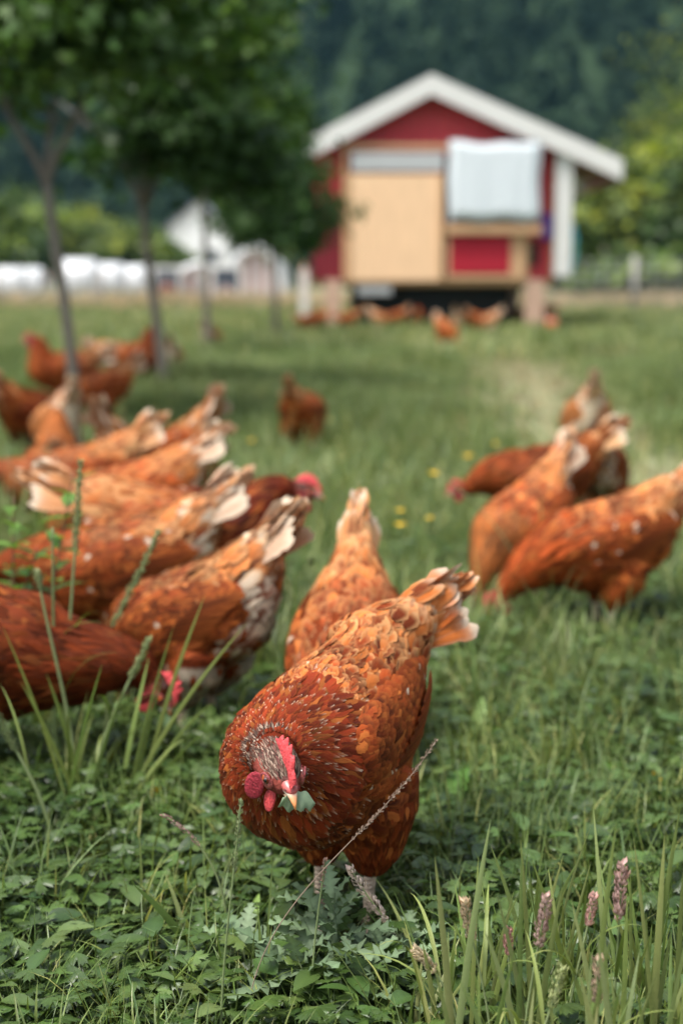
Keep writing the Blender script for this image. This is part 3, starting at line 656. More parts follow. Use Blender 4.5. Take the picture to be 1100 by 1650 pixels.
    # breast and flanks
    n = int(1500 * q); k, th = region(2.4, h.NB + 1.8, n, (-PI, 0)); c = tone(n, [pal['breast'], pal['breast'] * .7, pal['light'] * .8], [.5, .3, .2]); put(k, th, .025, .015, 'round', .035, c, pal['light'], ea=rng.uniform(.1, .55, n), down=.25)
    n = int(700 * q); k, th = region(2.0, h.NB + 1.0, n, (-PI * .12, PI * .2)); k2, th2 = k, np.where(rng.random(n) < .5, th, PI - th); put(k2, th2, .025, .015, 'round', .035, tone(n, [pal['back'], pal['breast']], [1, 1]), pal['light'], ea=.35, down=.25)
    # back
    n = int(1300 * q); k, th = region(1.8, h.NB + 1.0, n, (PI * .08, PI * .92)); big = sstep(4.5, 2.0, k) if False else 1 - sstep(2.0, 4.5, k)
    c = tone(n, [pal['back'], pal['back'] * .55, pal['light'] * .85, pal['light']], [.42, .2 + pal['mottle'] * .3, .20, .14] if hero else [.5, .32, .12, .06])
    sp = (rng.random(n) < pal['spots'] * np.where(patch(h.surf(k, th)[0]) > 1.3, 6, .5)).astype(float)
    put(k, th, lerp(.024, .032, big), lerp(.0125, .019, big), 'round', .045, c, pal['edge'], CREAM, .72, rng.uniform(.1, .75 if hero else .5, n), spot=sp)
    # saddle, running up on to the tail
    n = int(420 * q); k, th = region(.2, 2.8, n, (PI * .0, PI * 1.0)); c = tone(n, [pal['back'] * .8, pal['light'], pal['light'] * .7], [.35, .35, .3]); put(k, th, .040, .020, 'round', .07, c, pal['edge'], ea=rng.uniform(.3, .95, n), jit=.16)
    # hackle
    nk = h.kneck1; n = int(1500 * q); k, th = region(h.NB + .2, nk - 2.0, n); u_ = (k - h.NB) / (nk - h.NB)
    c = tone(n, [pal['neck'], pal['neck'] * .5, pal['light'] * .6], [.5, .32, .18]); sp = (rng.random(n) < pal['tc']).astype(float) * rng.uniform(.4, 1, n)
    put(k, th, lerp(.044, .030, u_), lerp(.0125, .0078, u_), 'point', .022, c, pal['necktip'], pal['necktipc'] if 'necktipc' in pal else pal['necktip'], .88, .25, spot=sp, jit=.09, cup=.12, lift=.001)
    n = int(1700 * q); k, th = region(nk - 2.6, nk + .0, n); u_ = np.clip((k - nk + 2.6) / 2.4, 0, 1)
    c = tone(n, [pal['neck'], pal['neck'] * .55, pal['light'] * .5], [.55, .3, .15]); sp = (rng.random(n) < pal['tc'] * .6).astype(float)
    put(k, th, lerp(.026, .011, u_), lerp(.0066, .0034, u_), 'point', .03, c, pal['necktip'], pal['necktipc'] if 'necktipc' in pal else pal['necktip'], .88, .25, spot=sp, jit=.08, cup=.12, lift=.001)
    # crown and cheeks: tiny feathers, none on the bare face
    if lod < 2:
        n = int(2600 if hero else 260); k, th = region(nk - .6, nk + 3.3, n); P, N, T, rr = h.surf(k, th); l = P - h.hc; f = l @ h.hf; u = l @ h.hu; s_ = np.abs(l @ h.hs)
        f, u = f / h.hscale, u / h.hscale; s_ = s_ / h.hscale; ok = ((u > .0062 + .02 * np.clip(f - .006, 0, 1)) & (f < .026)) | (f < -.008) | ((u < -.010) & (f < .008)); 
        hc_ = pal.get('crown', pal['neck']); c = tone(n, [hc_, hc_ * .45, pal.get('crown2', pal['light'] * .6)], [.45, .3, .25], .3)
        P, N, T, rr, c = P[ok], N[ok], T[ok], rr[ok], c[ok]; m = len(P)
        feathers(G, P, N, T + rng.normal(size=(m, 3)) * .12, rng.uniform(.006, .010, m), rng.uniform(.0014, .0024, m) * (1 if hero else 2.4), 'point', .12, .05, .0008, c, None, None, .8, .4, 4, 3)
    o = obj('plumage', G.mesh('plumage', [M_FEATHER]), t); o['kind'] = 'stuff'
    # ---------------- wings: rows of coverts over stacked flight feathers, lying on the flank
    tang = np.array([-ca, 0, sa])
    for sy in (1, -1):
        W = Geo(); m = int(620 * q); X = rng.uniform(-.125, .085, m); ph = rng.uniform(-1.35, 1.2, m); env = np.sqrt(np.clip(1 - ((X + .025) / .122) ** 2, .02, 1))
        P = np.stack([r3(x_, sy * h.fat * (.070 + .034 * e_ * math.cos(p_)), .245 + .055 * e_ * math.sin(p_)) for x_, e_, p_ in zip(X, env, ph)]); tt = (.085 - X) / .21
        # flight feathers first, stacked along the lower edge
        nf = 10; u2 = np.linspace(0, 1, nf); Pf = np.stack([r3(lerp(.035, -.075, a_), sy * lerp(.110, .085, a_) * h.fat, lerp(.200, .250, a_)) for a_ in u2]); Tn = np.stack([np.full(nf, tang[0]), np.full(nf, -sy * .05), np.full(nf, tang[2]) + lerp(-.10, .03, u2)], -1)
        feathers(W, Pf, Pf, Tn, lerp(.115, .100, u2), .020, 'paddle', .03, .8, .003 + .0011 * np.arange(nf), tone(nf, [pal['wing'], pal['wing'] * .7], [1, 1]), pal['light'], None, .9, .5, rows + 3, cols, cling=bv)
        c = tone(m, [pal['wing'], pal['wing'] * .6, pal['light'] * .8, pal['back']], [.45, .25, .12, .25]) * patch(P)[:, None]; spt = (rng.random(m) < pal['spots']).astype(float)
        feathers(W, P, P, tang + rng.normal(size=(m, 3)) * .07 + np.array([0, 0, -.10]), lerp(.020, .040, tt) * fs ** .7, lerp(.0125, .020, tt) * fs, 'round', .05, .14, .0035 + .003 * tt, c, pal['light'], CREAM, .75, rng.uniform(.1, .6, m), rows, cols, spot=spt, cling=bv)
        obj('wing', W.mesh('wing', [M_FEATHER]), t)
    # ---------------- tail: tented fan, each quill its own part
    nt_ = (8, 8, 3)[lod]
    if lod == 2: TG = Geo()
    for sy in (1, -1):
        for i in range(nt_):
            q_ = i / (nt_ - 1); el = ta + R(lerp(10, -12, q_) + rng.normal() * 2); T = np.array([-math.cos(el) * cy, math.cos(el) * sy_, math.sin(el)]) + TL * sy * lerp(.02, .12, q_)
            N = TL * sy + TU * .7; P = tb + TD * .045 + TL * sy * (.004 + .012 * q_) + TU * lerp(.026, -.028, q_)
            cc = lerp(pal['tail'], pal['light'], rng.random() * .6) * rng.uniform(.85, 1.1)
            g = Geo() if lod < 2 else TG
            feathers(g, P[None], N[None], T[None], lerp(.118, .095, q_) * rng.uniform(.92, 1.05), (.022 if lod == 0 else .020) * (1 if lod < 2 else 1.6), 'paddle', .0, .9, 0.001 + .0022 * i, cc, pal['tailtip'], pal['tailtip'], .84, .35, 9 if lod < 2 else 5, 5 if lod == 0 else 3, .18)
            if lod < 2: obj('tail_feather', g.mesh('tail_feather', [M_FEATHER]), t)
    for i in range(5 if lod < 2 else 2):
        g = Geo() if lod < 2 else TG; o_ = (i - 2) / 2.; cc = lerp(pal['tail'], pal['light'], rng.random() * .6)
        T = TD + TL * o_ * .09 + TU * (.10 - .05 * abs(o_)); feathers(g, (tb + TD * .045 + TU * (.020 - .002 * i) + TL * o_ * .012)[None], (TU + TL * o_ * .5)[None], T[None], .112 - .012 * abs(o_) + rng.normal() * .004, .024, 'paddle', .0, .9, .001, cc, pal['tailtip'], pal['tailtip'], .86, .35, 9 if lod < 2 else 5, 5 if lod == 0 else 3)
        if lod < 2: obj('tail_feather', g.mesh('tail_feather', [M_FEATHER]), t)
    TC = Geo() if lod < 2 else TG
    n = int(520 * q) + 24
    tt = rng.random(n) ** .8; aa = rng.uniform(0, 2 * PI, n); rr_ = np.interp(tt, [0, .35, 1], [1.25, .9, .25])
    P = tb + (tt * .125 - .005)[:, None] * TD + (np.cos(aa) * .036 * rr_)[:, None] * TL + (np.sin(aa) * .052 * rr_)[:, None] * TU
    c = tone(n, [pal['light'], pal['back'], pal['back'] * .55, pal['tail']], [.35, .25, .2, .2]); c = lerp(c, pal['tail'] * rng.uniform(.8, 1.1, n)[:, None], (tt ** 2 * .45)[:, None])
    Nr = np.cos(aa)[:, None] * TL + np.sin(aa)[:, None] * TU; m2 = tt > .42; mm = int(m2.sum())
    feathers(TC, P[m2] - Nr[m2] * .004, Nr[m2], TD + rng.normal(size=(mm, 3)) * .09, rng.uniform(.050, .075, mm), rng.uniform(.015, .021, mm) * fs ** .7, 'round', rng.uniform(-.10, .04, mm), .5, .001, c[m2], pal['edge'], pal['tailtip'], .86, rng.uniform(.3, .9, mm), rows, cols, spot=rng.random(mm) * .8)
    m1 = ~m2; P, c, tt, n = P[m1], c[m1], tt[m1], int(m1.sum())
    feathers(TC, P, P, TD + rng.normal(size=(n, 3)) * .10, lerp(.038, .056, tt) * fs ** .5, rng.uniform(.015, .021, n) * fs ** .7, 'round', .10, .25, .003 * (1 - tt) + .002, c, pal['edge'], pal['tailtip'], .82, rng.uniform(.3, 1, n), rows, cols, spot=rng.random(n) * tt, cling=bv)
    o = obj('tail_coverts', TC.mesh('tail_coverts', [M_FEATHER]), t); o['kind'] = 'stuff'
    # ---------------- head pieces
    Mh = np.stack([h.hf, h.hs, h.hu]);  W3 = lambda L: np.asarray(L, float) * h.hscale @ Mh + h.hc
    red = np.array(pal.get('red', (.54, .060, .065)))
    nj, nh = (34, 6) if lod == 0 else (22, 4); j = np.linspace(0, 1, nj); chs = pal.get('comb', 1.0)
    bf = lerp(.036, -.020, j); bu = .008 + .0125 * np.sin(PI * np.clip(j * .9 + .04, 0, 1)) ** .8
    env = np.sin(PI * np.clip(j * .93 + .05, 0, 1)) ** .6; tooth = np.abs(np.sin(j * PI * 5.5 + .3)) ** .7
    ht = (.0075 + .004 * tooth + .0045 * tooth * (j > .2)) * env * chs * (1.0 + .25 * j)
    CV = []
    sides = np.concatenate([np.linspace(0, 1, nh), np.linspace(1, 0, nh)[1:]]); sg = np.concatenate([np.full(nh, 1.), np.full(nh - 1, -1.)]); sg[nh - 1] = 0
    for k_ in range(nj):
        for sd_, g_ in zip(sides, sg):
            th_ = (.0019 + .0034 * (j[k_] < .3) * (1 - j[k_] / .3)) * (1 - .62 * sd_) * g_ * (.6 + .4 * env[k_]); flop = pal.get('flop', .15) * ht[k_] * sd_ ** 2
            CV.append((bf[k_] - .002 * sd_, th_ + flop, bu[k_] - .003 + (ht[k_] + .003) * sd_))
    ns = len(sides); i = np.arange(nj - 1)[:, None] * ns; jj = np.arange(ns - 1)[None]; FF = np.stack([i + jj, i + jj + 1, i + jj + ns + 1, i + jj + ns], -1).reshape(-1, 4)
    g = Geo(); CV = np.array(CV); cb = red[None] * lerp(.85, 1.25, np.clip((CV[:, 2] - .01) / .02, 0, 1))[:, None]; g.add(W3(CV), [FF], cb); obj('comb', g.mesh('comb', [M_SKIN]), t)
    # upper and lower beak
    bk = Geo(); bt = np.linspace(0, 1, 7); bl = .0235; V, F = ellipsoid((.0225, 0, .0042), np.eye(3), (.0140, .0078, .0054), 16, 10); bk.add(W3(V), F, (.46, .10, .09))
    for sy in (1, -1): V, F = ellipsoid((.0300, sy * .0055, .0052), np.eye(3), (.0022, .0010, .0009), 8, 6); bk.add(W3(V), F, (.10, .03, .03))
    P = np.stack([.022 + bl * bt, 0 * bt, .0015 + .002 * np.sin(bt * 2.2) - .009 * bt ** 2.2], -1)
    V, F, uv = tube_arr(W3(P), .0078 * (1 - bt ** 1.5 * .93), 12, .82); c0 = np.array([.62, .36, .30]); c1 = np.array([.78, .30, .11]); u = np.concatenate([uv[:-2, 1], [0, 1]])[:, None]
    cc = lerp(lerp(c0, np.array([.62, .55, .45]), sstep(.1, .35, u)), c1, sstep(.4, .75, u)); bk.add(V, F, cc)
    P = np.stack([.020 + bl * .74 * bt, 0 * bt, -.0055 - .0008 * bt], -1); V, F, uv = tube_arr(W3(P), .0058 * (1 - bt ** 1.6 * .9), 10, .55); bk.add(V, F, (.72, .42, .26))
    obj('beak', bk.mesh('beak', [M_BEAK]), t)
    for sy in (1, -1):
        # wattle: hanging lobe; earlobe; eye with rim
        V, F = ellipsoid((0, 0, 0), np.eye(3), (.0085, .0028, .0125), 14, 9); V[:, 2] -= .006; V[:, 0] *= 1 + V[:, 2] * -18
        down = np.array([0, 0, -1.]); V = V + np.array([.013, sy * .0085, -.0165]); V[:, 1] += sy * (-.0165 - V[:, 2]) * .18
        g = Geo().add(W3(V), F, red * rng.uniform(.85, 1.05)); obj('wattle', g.mesh('wattle', [M_SKIN]), t)
        V, F = ellipsoid((0, 0, 0), np.eye(3), (.0072, .0018, .0135), 14, 9); V = V * np.array([1.1, 1, 1.15]); V[:, 1] -= sy * V[:, 0] * .75; V = V + np.array([.001, sy * .0205, -.0150]); V[:, 1] += sy * (-.004 - V[:, 2]) * .12
        g = Geo().add(W3(V), F, red * np.array([.62, .55, .75])); obj('earlobe', g.mesh('earlobe', [M_SKIN]), t)
        if lod < 2:
            # bare facial skin round the eye
            fp = Geo(); V, F = ellipsoid((.0095, sy * .0148, .0005), np.eye(3), (.0120, .0042, .0085), 18, 10); fp.add(W3(V), F, (.27, .070, .055))
            a = np.linspace(0, 2 * PI, 15); ring = np.stack([.0132 + .0056 * np.cos(a), sy * (.0185 - .0022 * np.cos(a)), .0042 + .0050 * np.sin(a)], -1); fp.tube(W3(ring), .0009, 6, red * np.array([.5, 1.0, 1.0]), cap=False)
            obj('face_skin', fp.mesh('face_skin', [M_SKIN]), t)
            V, F = ellipsoid((.0128, sy * .0165, .0042), np.eye(3), (.0056, .0046, .0050), 16, 10); r_ = np.hypot(V[:, 0] - .0095, V[:, 2] - .0030)
            cc = np.where(r_[:, None] < .0042, np.array([[.62, .13, .02]]), np.array([[.12, .02, .01]])); e = obj('eye', Geo().add(W3(V), F, cc).mesh('eye', [M_EYE]), t)
            V, F = ellipsoid((.0150, sy * .0192, .0046), np.eye(3), (.0025, .0020, .0025), 12, 8); obj('pupil', Geo().add(W3(V), F, (.004, .003, .003)).mesh('pupil', [M_EYE]), e)
    # ---------------- legs
    for i, sy in enumerate((1, -1)):
        lg = Geo(); x0 = legx[i]; sk = np.array([.62, .47, .35])
        P = np.array([[x0 - .006, sy * h.lw, .112], [x0 - .006, sy * (h.lw - .001), .09], [x0 - .002, sy * (h.lw - .002), .05], [x0 + .002, sy * (h.lw - .003), .012]])
        lg.tube(P, [.0085, .0068, .0058, .0075], 10, sk)
        if lod < 2:
            for zz in np.linspace(.02, .095, 14): lg.tube([[x0 + .0035 + .0 * zz, sy * (h.lw - .002), zz], [x0 + .0030, sy * (h.lw - .002), zz + .0042]], [.0056, .0053], 8, sk * .97)
        for a_, L_ in ((-32, .045), (0, .055), (32, .045), (180, .022)):
            d = np.array([math.cos(R(a_ + sy * 6)), math.sin(R(a_ + sy * 6)), 0]); s0 = np.array([x0 + .002, sy * (h.lw - .003), .009])
            lg.tube([s0, s0 + d * L_ * .4 + [0, 0, .001], s0 + d * L_ * .8 + [0, 0, -.003], s0 + d * L_ + [0, 0, -.005]], [.0065, .0052, .0044, .0036], 7, sk)
            lg.tube([s0 + d * L_ * .97 + [0, 0, -.004], s0 + d * (L_ + .007) + [0, 0, -.0055], s0 + d * (L_ + .012) + [0, 0, -.0085]], [.0028, .0019, .0006], 6, (.55, .42, .33))
        obj('leg', lg.mesh('leg', [M_SHANK]), t)
    return t
def copy_tree(o, parent=None):
    c = o.copy(); link(c); c.parent = parent
    for ch in o.children: copy_tree(ch, c)
    return c
POSES = {
    'up':    dict(pitch=-2, head=(.155, 0, .395), hpitch=-8, ntan=(.55, 0, .8), nlen=.07, tail=22),
    'walk':  dict(pitch=2, head=(.215, 0, .335), hpitch=-14, ntan=(.8, 0, .55), nlen=.07, tail=18),
    'level': dict(pitch=8, head=(.245, 0, .26), hpitch=-22, ntan=(1, 0, .1), nlen=.08, tail=30),
    'peck':  dict(pitch=13, head=(.228, 0, .085), hpitch=-60, ntan=(.95, 0, -.35), nlen=.085, tail=26),
    'deep':  dict(pitch=20, head=(.190, 0, .075), hpitch=-72, ntan=(.75, 0, -.7), nlen=.08, tail=32),
}
# ------------------------------------------------------------------ the hen house
M_RED = None
def mat_boards(name, col, width=.12, axis=0, joint=.35):
    m = NM(name); tc = m.n('TexCoord').outputs['Object']; mp = m.n('Mapping'); mp.inputs['Scale'].default_value = (2, 2, .3); m.l(tc, mp.inputs[0])
    n = m.noise(9, 5, mp.outputs[0]); c = m.mix(n, tuple(x * .75 for x in col), tuple(x * 1.2 for x in col))
    return m.out(m.bsdf(c, .65, m.bump(n, .3, .01), .3))
M_RED = mat_boards('red_paint', (.60, .060, .075)); M_RED_SHADE = mat_boards('shaded_red_paint', (.16, .010, .018)); M_RED2 = mat_boards('fresh_red_paint', (.42, .012, .03))  # darkest red is a shaded copy of the wall paint
M_WHITE = mat_plain('white_paint', (.66, .65, .62), .5, .07, 3, .4, .1)
M_PLY = mat_boards('plywood', (.80, .53, .32)); M_WOOD = mat_boards('bare_timber', (.58, .35, .19)); M_PINKWOOD = mat_boards('weathered_timber', (.50, .33, .24))
M_TARP = mat_plain('white_tarp', (.62, .67, .70), .45, .04, 6, .4, .3, .01); M_GREY = mat_plain('grey_metal', (.42, .43, .43), .45, .1, 4, .5)
M_BLACK = mat_plain('rubber_and_shade', (.012, .012, .013), .8, .3, 20, .3); M_ROOF = mat_plain('roof_sheet', (.16, .15, .15), .6, .2, 5, .4)  # the black is tyre rubber and also painted shade about the hen house
M_ORANGE = mat_plain('orange_plastic', (.5, .12, .05), .5, .1, 5); M_PURPLE = mat_plain('purple_cloth', (.12, .05, .30), .8, .2, 9); M_TEAL = mat_plain('teal_hose', (.06, .35, .40), .5, .1, 9)
def coop():
    Y0 = 20.8; sc = Y0 / FPX      # metres per pixel, roughly
    P = lambda px, py, Y=Y0: at_y(px, py, Y)
    cx = P(700, 450)[0]; t = empty('hen_house', (cx, Y0, 0)); rel = lambda v: np.asarray(v) - np.array([cx, Y0, 0])
    def X(px, Y=Y0): return at_y(px, 450, Y)[0] - cx
    def Z(py, Y=Y0): return at_y(700, py, Y)[2]
    def part(name, mat, parent=t, **k):
        def fin(G, label=None): o = obj(name, G.mesh(name, [mat], smooth=False), parent); tag(o, label); return o
        return fin
    yw = .25       # the front wall stands back behind the projecting box
    YW = Y0 + yw; D = 3.2
    wl, wr = X(505, YW), X(888, YW); zb = Z(450, YW); ze = Z(245, YW); apx, apz = X(692, YW), Z(132, YW)
    zt = Z(238, YW)
    # red vertical boards
    n = 26; bw = (wr - wl) / n
    lo = wl; 
    def roofz(x): 
        xl, zl = X(505, YW), Z(245, YW); xr, zr = X(1000, YW), Z(290, YW)
        return np.where(x < apx, lerp(zl, apz, (x - xl) / (apx - xl)), lerp(apz, zr, (x - apx) / (xr - apx)))
    for i in range(n):
        a, b = lo + i * bw + .004, lo + (i + 1) * bw - .004; za, zb2 = float(roofz(a)) - .02, float(roofz(b)) - .02; d = .006 * (i % 2)
        V = np.array([[a, yw - d, zb], [b, yw - d, zb], [b, yw - d, zb2], [a, yw - d, za], [a, yw + .03, zb], [b, yw + .03, zb], [b, yw + .03, zb2], [a, yw + .03, za]])
        F = np.array([[0, 1, 2, 3], [5, 4, 7, 6], [4, 0, 3, 7], [1, 5, 6, 2], [3, 2, 6, 7], [4, 5, 1, 0]]); obj('wall_board', mesh('wall_board', V, [F], mats=M_RED, smooth=False), t)
    G = Geo().box(wl, wl + .05, yw + .035, yw + D, zb, float(roofz(wl)) - .08).box(wr - .05, wr, yw + .035, yw + D, zb, float(roofz(wr)) - .08).box(wl, wr, yw + D, yw + D + .05, zb, float(roofz(wl))); part('side_wall', M_RED)(G)
    part('floor_deck', M_WOOD)(Geo().box(wl, wr, yw + .035, yw + D, zb - .10, zb - .004))
    # roof planes and white barge boards
    th = .05
    def slab(name, x0, z0, x1, z1, y0, y1, tz, mat):
        V = np.array([[x, y, z + d] for (x, z) in ((x0, z0), (x1, z1)) for y in (y0, y1) for d in (0, tz)], float)
        F = np.array([[0, 1, 3, 2], [4, 6, 7, 5], [0, 4, 5, 1], [2, 3, 7, 6], [0, 2, 6, 4], [1, 5, 7, 3]]); return obj(name, mesh(name, V, [F], mats=mat, smooth=False), t)
    yf = -.12
    xl, zl = X(492, Y0 + yf), Z(259, Y0 + yf); xa, za = X(692, Y0 + yf), Z(152, Y0 + yf); xr, zr = X(997, Y0 + yf), Z(290, Y0 + yf); bt = .27
    slab('roof_panel', xl - .02, zl + bt - .04, xa, za + bt - .04, yf + .05, yw + D + .3, .06, M_ROOF); slab('roof_panel', xa, za + bt - .04, xr + .02, zr + bt - .04, yf + .05, yw + D + .3, .06, M_ROOF)
    slab('barge_board', xl, zl, xa, za, yf, yf + .045, bt + .01, M_WHITE); slab('barge_board', xa, za, xr, zr, yf, yf + .045, bt + .01, M_WHITE)
    slab('eaves_board', xr - .03, zr - .003, xr + .004, zr - .01, yf + .05, yw + D + .3, .2, M_WHITE)
    for s_ in (0.2, 1.1, 2.0): slab('rafter', xa + .05, za + bt - .16, xr - .06, zr + bt - .14, s_, s_ + .06, .10, M_WOOD)
    # projecting box: plywood door, roller strip, tarp, shelf, lower red door
    x0, x1 = X(556), X(848); zt = Z(238)
    part('front_frame', M_WOOD)(Geo().box(x0 - .01, x1, -.01, .04, zt - .02, zt + .045).box(x0 - .03, x0 + .02, -.012, yw - .01, Z(452), zt - .022).box(x1 - .02, x1 + .03, .02, yw - .01, Z(452), zt - .022).box(x0 + .022, x1 - .022, 0, yw - .01, Z(458), Z(451)))
    part('plywood_door', M_PLY)(Geo().box(X(560), X(712), -.055, -.030, Z(452), Z(281)), 'large bare plywood sheet door')
    for xx in (562, 708): part('door_batten', M_WOOD)(Geo().box(X(xx - 3), X(xx + 3), -.075, -.0555, Z(450), Z(283)))
    part('roller_strip', M_GREY)(Geo().box(X(566), X(712), -.05, .0, Z(276), Z(246)))
    # tarp: a hanging folded sheet with rounded soft edges
    tx0, tx1, tz0, tz1 = X(719), X(864), Z(356), Z(226); u = np.linspace(0, 1, 22); v = np.linspace(0, 1, 20); U_, V_ = np.meshgrid(u, v, indexing='ij')
    sag = .007 * np.sin(U_ * 17) * V_ + .005 * np.sin(U_ * 41 + 2 * V_); edge = np.minimum(np.minimum(U_, 1 - U_), np.minimum(V_, 1 - V_)); rnd = np.sqrt(np.clip(edge / .06, 0, 1))
    F3 = np.stack([lerp(tx0, tx1, U_) + .01 * np.sin(V_ * 9), -.12 - .10 * rnd + sag * rnd, lerp(tz1, tz0, V_) - .04 * np.sin(PI * U_) * (1 - V_) + .015 * np.sin(U_ * 13)], -1).reshape(-1, 3)
    B3 = F3.copy(); B3[:, 1] = -.05; i = np.arange(21)[:, None] * 20; j = np.arange(19)[None]; FF = np.stack([i + j, i + j + 1, i + j + 21, i + j + 20], -1).reshape(-1, 4); nv = len(F3)
    rim = np.concatenate([np.arange(20), 20 * np.arange(1, 22) + 19, 21 * 20 + np.arange(18, -1, -1), 20 * np.arange(20, 0, -1)]); rn = np.roll(rim, -1)
    obj('rolled_tarp', mesh('rolled_tarp', np.vstack([F3, B3]), [FF, FF + nv, np.stack([rim, rn, rn + nv, rim + nv], -1)], mats=M_TARP), t)
    part('tarp_back', M_GREY)(Geo().box(X(720), X(862), -.045, .0, Z(352), Z(232)))
    part('shelf', M_WOOD)(Geo().box(X(716), X(868), -.16, .02, Z(377), Z(362)))
    part('gap_shade', M_BLACK)(Geo().box(X(712) + .003, X(719) - .003, -.02, .01, Z(450), Z(250)))  # black strip stands in for the shade in the gap
    part('lower_door', M_RED2)(Geo().box(X(724), X(820), -.05, .0, Z(440), Z(380)), 'small bright red lower door')
    part('door_post', M_WOOD)(Geo().box(X(821), X(844), -.055, .0, Z(442), Z(379)).box(X(718), X(723), -.055, .0, Z(442), Z(379)).box(X(718), X(844), -.055, .0, Z(450), Z(443)))
    for (a, b, c, d) in ((527, 548, 412, 440), (850, 866, 390, 428)): part('hatch', M_BLACK)(Geo().box(X(a, YW), X(b, YW), yw - .03, yw - .008, Z(d, YW), Z(c, YW)), 'hen hatch opening, its shade painted as a black panel')  # black panels imitate the shade inside the openings
    part('corner_trim', M_WOOD)(Geo().box(wr - .02, wr + .03, yw - .04, yw + .0, zb, float(roofz(wr)) - .25))
    part('side_box', M_RED_SHADE)(Geo().box(X(503), X(552), .06, yw - .012, Z(450), Z(345)))  # shade of the recess is put into this darker red
    # white post, legs, undercarriage with painted shade, and wheels
    part('corner_post', M_WHITE)(Geo().box(X(892), X(918), -.02, .12, Z(444), float(zr) + .34))
    for xx, bt_ in ((524, 548), (846, 876)): part('support_leg', M_PINKWOOD)(Geo().box(X(xx), X(bt_), -.02, .10, -.01, Z(450) - .003))
    for xx in (524, 850): part('support_leg', M_PINKWOOD)(Geo().box(X(xx) + .05, X(xx) + .2, 2.6, 2.75, -.01, zb - .1))
    part('chassis_shade', M_BLACK)(Geo().box(X(566), X(826), .35, 3.2, .15, zb - .104).box(X(575), X(825), 1.0, 1.15, .27, .45).box(X(575), X(825), 2.2, 2.35, .27, .45))  # black block reaches low to imitate the shade under the house
    for (xx, yy) in ((585, 1.05), (815, 1.05), (585, 2.25), (815, 2.25)):
        wcx = X(xx); a = np.linspace(0, 2 * PI, 25)[:-1]; G = Geo()
        prof = [(.36, -.10), (.40, -.07), (.40, .07), (.36, .10), (.20, .10), (.20, -.10)]
        V = np.array([[wcx + o_, yy + r_ * math.cos(q), .40 + r_ * math.sin(q)] for q in a for (r_, o_) in prof]); i = np.arange(24)[:, None]; j = np.arange(6)[None]
        G.add(V, np.stack([i * 6 + j, i * 6 + (j + 1) % 6, ((i + 1) % 24) * 6 + (j + 1) % 6, ((i + 1) % 24) * 6 + j], -1).reshape(-1, 4)); wh = part('wheel', M_BLACK)(G)
        part('rim', M_GREY, wh)(Geo().tube([[wcx - .09, yy, .40], [wcx + .09, yy, .40]], .195, 16))
    part('drawbar', M_GREY)(Geo().box(X(576), X(630), -.02, .30, Z(474), Z(460)))
    part('hanging_cloth', M_PURPLE)(Geo().box(X(868, YW), X(886, YW), yw - .10, yw - .03, Z(385, YW), Z(345, YW)))
    G = Geo(); G.tube([[X(921), .05, Z(360)], [X(925), .03, Z(385)], [X(926), .05, Z(410)], [X(920), .06, Z(440)]], .025, 8); part('hose', M_TEAL)(G)
    tag(t, 'red wooden hen house on wheels with white gable boards and plywood door', 'hen house'); return t
coop()
def simple(name, G, mats, loc, label, cat, group=None, smooth=False, parts=()):
    t = empty(name, loc)
    for (nm, g, m) in parts: obj(nm, g.mesh(nm, [m], smooth), t)
    tag(t, label, cat, group); return t
# white crate under the hen house, red bucket
b = at_z(595, 528); 
def bucket(px, py, Y, mat, r, hgt, label):
    p = at_y(px, py, Y); t = empty('bucket', (p[0], Y, 0)); G = Geo(); G.tube([[0, 0, 0], [0, 0, hgt], [0, 0, hgt - .01], [0, 0, .03]], [r * .8, r, r * .9, r * .72], 16); obj('bucket_body', G.mesh('bucket_body', [mat]), t)
    a = np.linspace(0, PI, 9); G = Geo(); G.tube(np.stack([r * np.cos(a), 0 * a, hgt - .01 - .0 * a + r * .35 * np.sin(a)], -1), .006, 6); obj('handle', G.mesh('handle', [M_GREY]), t); tag(t, label, 'bucket')
bucket(889, 500, 20.4, M_ORANGE, .08, .17, 'orange bucket beside the right leg of the hen house')

# ------------------------------------------------------------------ fence
M_POST = mat_plain('fence_post', (.34, .32, .30), .8, .3, 6, .2, .3); M_WIRE = mat_plain('wire', (.22, .22, .22), .5, .1, 5, .5)
def fence(x0, x1, Y, h, label, step=2.2):
    t = empty('wire_fence', (x0, Y, 0)); n = int((x1 - x0) / step)
    G = Geo(); G.tube([[0, 0, -.01], [0, 0, h + .1]], .07, 8); pm = G.mesh('post', [M_POST])
    for i in range(n + 1): obj('post', pm, t, (i * step, 0, 0))
    G = Geo(); L = n * step
    for z in np.linspace(.1, h, 7): G.tube([[0, -.05, z], [L, -.05, z]], .011, 4)
    for x in np.arange(.15, L, .22): G.tube([[x, -.05, .1], [x, -.05, h]], .009, 3)
    o = obj('wire_mesh', G.mesh('wire_mesh', [M_WIRE]), t); o['kind'] = 'stuff'; tag(t, label, 'fence')
fence(4.2, 15, 31.5, 1.15, 'wire mesh fence on round posts right of the hen house')
fence(-14, -2.2, 37, .9, 'low wire fence in front of the white greenhouses', 2.6)

